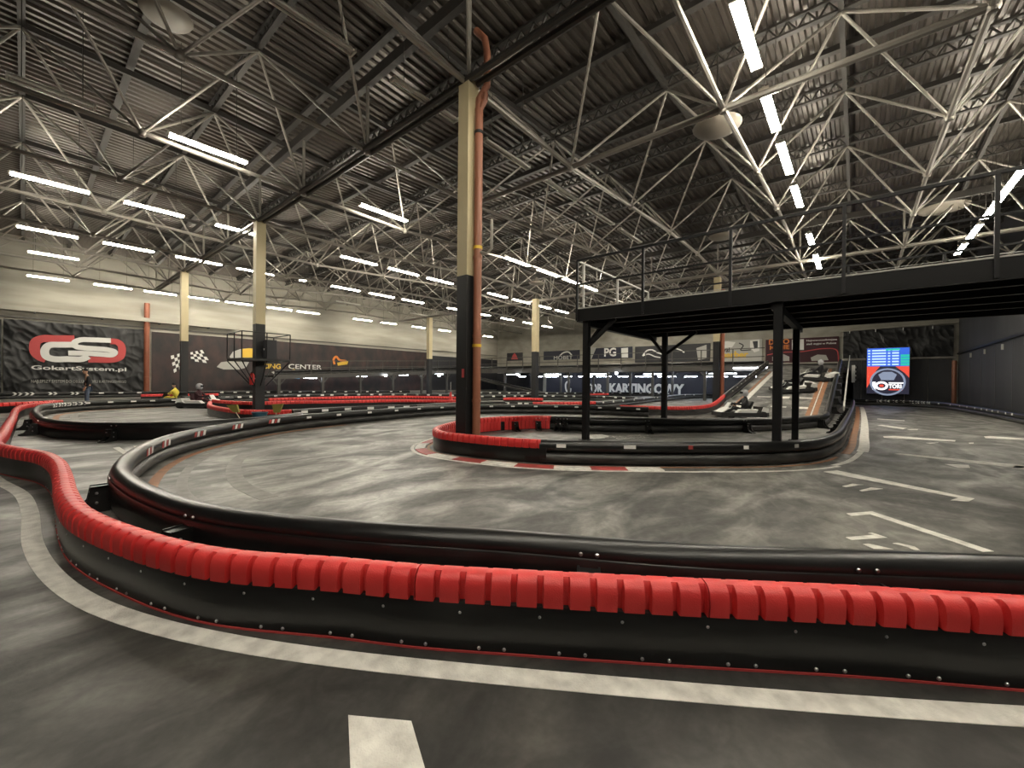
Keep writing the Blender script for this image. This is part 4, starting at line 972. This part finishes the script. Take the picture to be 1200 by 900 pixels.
# cone on the far track
p = G(528, 476); t = thing('traffic_cone', 'tall thin red cone left of the nearest column', 'cone', p)
part('cone', MB().lathe([(.17, .03), (.05, .75), (.03, .8), (0, .81)], 14, p), M['red'], t, True); part('foot', MB().box((p.x-.22, p.y-.22, 0), (p.x+.22, p.y+.22, .03)), M['white'], t); rod('flag_stick', p+Vector((0, 0, .8)), p+Vector((0, 0, 1.35)), .015, 'wire', t)

# ================================================================== KARTS AND PEOPLE
def skinned(name, verts, edges, radii, mt, parent, root=0, sub=1, local=True):
    me = bpy.data.meshes.new(name); me.from_pydata(verts, edges, [])
    o = bpy.data.objects.new(name, me); COL.objects.link(o)
    md = o.modifiers.new('skin', 'SKIN'); md.use_smooth_shade = True
    sk = me.skin_vertices[0].data
    for i, r in enumerate(radii): sk[i].radius = (r, r) if not isinstance(r, tuple) else r
    for i in range(len(verts)): sk[i].use_root = (i == root)
    s2 = o.modifiers.new('sub', 'SUBSURF'); s2.levels = sub; s2.render_levels = sub
    dg = bpy.context.evaluated_depsgraph_get(); m2 = bpy.data.meshes.new_from_object(o.evaluated_get(dg)); bpy.data.objects.remove(o)
    m2.materials.clear(); m2.materials.append(M[mt]); m2.polygons.foreach_set('use_smooth', [True]*len(m2.polygons))
    return link(name, m2, parent, local=local)
def add_hand(V, E_, R, wrist, direc, side):
    d = Vector(direc).normalized(); s_ = Vector(side).normalized(); w_ = Vector(V[wrist])
    V.append(tuple(w_+d*.07)); R.append(.034); pi = len(V)-1; E_.append((wrist, pi))
    for k, ln in enumerate((.075, .085, .08, .06)):
        b = w_+d*.09+s_*(.03-.02*k); V.append(tuple(b)); R.append(.011); E_.append((pi, len(V)-1))
        V.append(tuple(b+d*ln*.6-s_.cross(d)*.01)); R.append(.009); E_.append((len(V)-2, len(V)-1)); V.append(tuple(b+d*ln-s_.cross(d)*.03)); R.append(.007); E_.append((len(V)-2, len(V)-1))
    V.append(tuple(w_+d*.03+s_*.04)); R.append(.012); E_.append((wrist, len(V)-1)); V.append(tuple(w_+d*.075+s_*.06)); R.append(.009); E_.append((len(V)-2, len(V)-1))
def head(parent, c, face, hair=None, helmet=None):
    c = Vector(c); f = Vector(face).normalized(); l = Vector((-f.y, f.x, 0))
    if helmet:
        h = MB(); h.lathe([(0, -.15), (.10, -.145), (.135, -.08), (.145, 0), (.13, .08), (.08, .135), (0, .155)], 16, c); o = part('helmet', h, M[helmet], parent, True, local=True)
        part('visor', MB().prism([c+f*.12+l*.09+Vector((0, 0, -.03)), c+f*.12-l*.09+Vector((0, 0, -.03)), c+f*.115-l*.09+Vector((0, 0, .05)), c+f*.115+l*.09+Vector((0, 0, .05))], f*.03), M['glassy'], parent, local=True); return
    h = MB(); h.lathe([(0, -.125), (.045, -.12), (.068, -.08), (.078, -.02), (.08, .04), (.065, .095), (.03, .12), (0, .125)], 14, c); o = part('face', h, M['skin'], parent, True, local=True)
    part('nose', MB().prism([c+f*.07+l*.012+Vector((0, 0, -.03)), c+f*.07-l*.012+Vector((0, 0, -.03)), c+f*.072+Vector((0, 0, .02))], f*.022), M['skin'], o, local=True)
    for s_ in (-1, 1):
        part('eye', MB().lathe([(0, -.008), (.009, 0), (0, .008)], 8, c+f*.074+l*.03*s_+Vector((0, 0, .015))), M['black'], o, local=True)
        part('ear', MB().lathe([(0, -.03), (.014, 0), (0, .03)], 8, c+l*.08*s_), M['skin'], o, local=True)
    part('mouth', MB().box((-.02, -.004, -.004), (.02, .004, .004), Matrix.Translation(c+f*.07+Vector((0, 0, -.06))) @ l.to_track_quat('X', 'Z').to_matrix().to_4x4()), M['logored'], o, local=True)
    k = MB(); k.lathe([(.083, .01), (.088, .05), (.072, .105), (.035, .132), (0, .137)], 14, c-f*.012); part('hair', k, M['blackcloth'], parent, True, local=True)
# standing person behind the left bend
pp = ray(103, 445); pp = Vector((pp.x, pp.y, 0)); pp = pp/pp.dot(Vector((-_s, _c, 0)))*18.6
pr = thing('person', 'person in black top and blue jeans standing before the GS banner', 'person', (pp.x, pp.y, 0))
pr.rotation_euler.z = math.radians(-95)          # faces along local +x
V = [(0, 0, .98), (0, 0, 1.15), (.02, 0, 1.38), (.04, 0, 1.50), (.05, 0, 1.58),
     (.0, .17, 1.42), (-.05, .23, 1.16), (.08, .20, .95), (0, -.17, 1.42), (-.10, -.22, 1.18), (.02, -.22, .95),
     (0, .09, .92), (.03, .10, .52), (-.03, .10, .10), (.09, .11, .04), (0, -.09, .92), (.05, -.10, .52), (.02, -.10, .10), (.14, -.11, .04)]
E_ = [(0, 1), (1, 2), (2, 3), (3, 4), (2, 5), (5, 6), (6, 7), (2, 8), (8, 9), (9, 10), (0, 11), (11, 12), (12, 13), (13, 14), (0, 15), (15, 16), (16, 17), (17, 18)]
R = [.13, .125, .14, .055, .05, .055, .045, .032, .055, .045, .032, .08, .055, .04, .035, .08, .055, .04, .035]
V2, E2, R2 = list(V), list(E_), list(R)
add_hand(V2, E2, R2, 7, (.3, 0, -1), (1, 0, .2)); add_hand(V2, E2, R2, 10, (.2, 0, -1), (1, 0, .2))
skinned('body', V2, E2, R2, 'skin', pr)
J = [0, 1, 2, 5, 6, 7, 8, 9, 10]; jm = {v: k for k, v in enumerate(J)}
skinned('jacket', [V[j] if j not in (7, 10) else tuple(Vector(V[j]).lerp(Vector(V[j-1]), .15)) for j in J], [(jm[a], jm[b]) for a, b in E_ if a in jm and b in jm], [R[j]+.022 for j in J], 'blackcloth', pr)
J = [0, 11, 12, 13, 15, 16, 17]; jm = {v: k for k, v in enumerate(J)}
skinned('jeans', [V[j] for j in J], [(jm[a], jm[b]) for a, b in E_ if a in jm and b in jm], [R[j]+.02 for j in J], 'jeans', pr)
for s_, x in ((.10, .02), (-.10, .06)): part('shoe', MB().prism([(x-.11, s_-.045, 0), (x+.16, s_-.045, 0), (x+.17, s_-.045, .04), (x+.05, s_-.045, .09), (x-.11, s_-.045, .09)], (0, .09, 0)), M['black'], pr, local=True)
head(pr, (.08, 0, 1.68), (1, 0, -.1))

def make_kart(label, loc, rz_, tilt=0.0, body='black', pod='white'):
    t = thing('go_kart', label, 'kart', loc, 'go-karts'); t.rotation_euler = (0, tilt, rz_)
    P_ = lambda n, mb, mt, sm=False, par=None: part(n, mb, M[mt], par or t, sm, local=True)
    oc = [(.98, -.42), (.98, .42), (.80, .62), (-.75, .66), (-.95, .48), (-.95, -.48), (-.75, -.66), (.80, -.62)]
    P_('bumper', MB().prism([(x, y, .07) for x, y in oc], (0, 0, .16)), 'rubber')
    P_('floor_pan', MB().box((-.8, -.5, .05), (.85, .5, .09)), 'steel')
    P_('nose_cone', MB().prism([(.95, -.34, .22), (.95, .34, .22), (.62, .26, .40), (.55, .2, .42), (.55, -.2, .42), (.62, -.26, .40)], (-.06, 0, -.02)), pod)
    P_('front_panel', MB().prism([(.62, -.16, .36), (.62, .16, .36), (.45, .13, .62), (.45, -.13, .62)], (-.03, 0, 0)), pod)
    for s_ in (-1, 1): P_('side_pod', MB().prism([(.45, .40*s_, .22), (-.35, .40*s_, .22), (-.42, .42*s_, .38), (.3, .42*s_, .36)], (0, .2*s_, -.01)), pod)
    P_('seat', MB().prism([(.05, -.19, .14), (-.28, -.19, .12), (-.50, -.19, .66), (-.42, -.19, .68), (-.22, -.19, .24), (.05, -.19, .22)], (0, .38, 0)), body)
    P_('steering_column', MB().tube([(.5, 0, .2), (.28, 0, .52)], .018, 8), 'steel')
    c = Vector((.28, 0, .52)); n = Vector((-.22, 0, .32)).normalized(); u = Vector((0, 1, 0)); v = n.cross(u)
    P_('steering_wheel', MB().tube([c+u*.14*math.cos(a)+v*.14*math.sin(a) for a in [2*math.pi*k/14 for k in range(15)]], .016, 6, False), 'rubber', True)
    P_('engine', MB().box((-.75, .12, .2), (-.5, .45, .48)), 'girder')
    P_('rear_cover', MB().prism([(-.95, -.45, .22), (-.62, -.42, .22), (-.72, -.4, .46), (-.93, -.42, .42)], (0, .9, 0)), pod)
    for x, r, w_ in ((.62, .13, .12), (-.66, .14, .2)):
        for s_ in (-1, 1):
            y = s_*.52; m_ = MB(); m_.tube([(x, y-w_/2, r), (x, y+w_/2, r)], r, 16); wh = P_('wheel', m_, 'rubber', True)
            P_('hub', MB().tube([(x, y-w_/2-.004, r), (x, y+w_/2+.004, r)], r*.5, 10), 'steel', True, wh)
    return t
def driver(label, loc, rz_, cloth, helmet='helmet', tilt=0.0, bare=False, lean=0.0):
    t = thing('person', label, 'person', loc, 'kart drivers'); t.rotation_euler = (0, tilt, rz_)
    V = [(-.18, 0, .30), (-.24+lean*.4, 0, .50), (-.26+lean, 0, .74), (-.24+lean, 0, .85), (-.23+lean*1.1, 0, .90), (-.22+lean, .17, .74), (-.02+lean*.6, .22, .55), (.22, .13, .56), (-.22+lean, -.17, .74), (-.02+lean*.6, -.22, .55), (.22, -.13, .56), (-.12, .10, .30), (.28, .16, .42), (.60, .13, .22), (.69, .13, .28), (-.12, -.10, .30), (.28, -.16, .42), (.60, -.13, .22), (.69, -.13, .28)]
    E_ = [(0, 1), (1, 2), (2, 3), (3, 4), (2, 5), (5, 6), (6, 7), (2, 8), (8, 9), (9, 10), (0, 11), (11, 12), (12, 13), (13, 14), (0, 15), (15, 16), (16, 17), (17, 18)]
    R = [.13, .13, .14, .06, .055, .065, .05, .036, .065, .05, .036, .085, .065, .045, .04, .085, .065, .045, .04]
    add_hand(V, E_, R, 7, (.6, -.5, .1), (0, 0, 1)); add_hand(V, E_, R, 10, (.6, .5, .1), (0, 0, 1))
    skinned('body', V, E_, R, cloth, t)
    head(t, (-.2+lean*1.15, 0, 1.03), (1, 0, 0), helmet=None if bare else helmet)
    return t
k1 = G(872, 490); k1 = Vector((-3.75, 19.4, 0))
th = math.atan2(.643, .766)
make_kart('white and black go-kart at the foot of the ramp', k1, th+math.pi, pod='white'); driver('driver in the go-kart at the foot of the ramp', k1, th+math.pi, 'blackcloth')
sa = math.atan2(MZ, RY1-RY0)
for lab, x, y, c_ in (('lower', -2.55, 25.9, 'blackcloth'), ('upper', -1.75, 29.7, 'blackcloth')):
    p = Vector((x, y, rz(y)+.01)); t = make_kart('%s of the two go-karts climbing the ramp' % lab, p, 0, pod='white')
    q = Vector((1, 0, 0)); R_ = Matrix.Rotation(sa, 4, 'X') @ Matrix.Rotation(math.radians(155 if lab == 'upper' else 205), 4, 'Z'); t.rotation_euler = R_.to_euler()
    d_ = driver('driver of the %s go-kart on the ramp' % lab, p, 0, c_); d_.rotation_euler = R_.to_euler()
k4 = G(237, 477.5); make_kart('dark plum and white go-kart on the left track', k4, th, pod='white', body='purplecloth'); driver('driver with grey helmet in the plum go-kart on the left track', k4, th, 'purplecloth', lean=.05)
k5 = ray(205, 445); k5 = Vector((k5.x, k5.y, 0)); k5 = k5/k5.dot(Vector((-_s, _c, 0)))*22; make_kart('go-kart behind the barrier below the checkered flags', k5, th+math.pi, pod='black'); driver('yellow shirted driver leaning forward below the checkered flags', k5, th+math.pi, 'yellowcloth', bare=True, lean=.22)
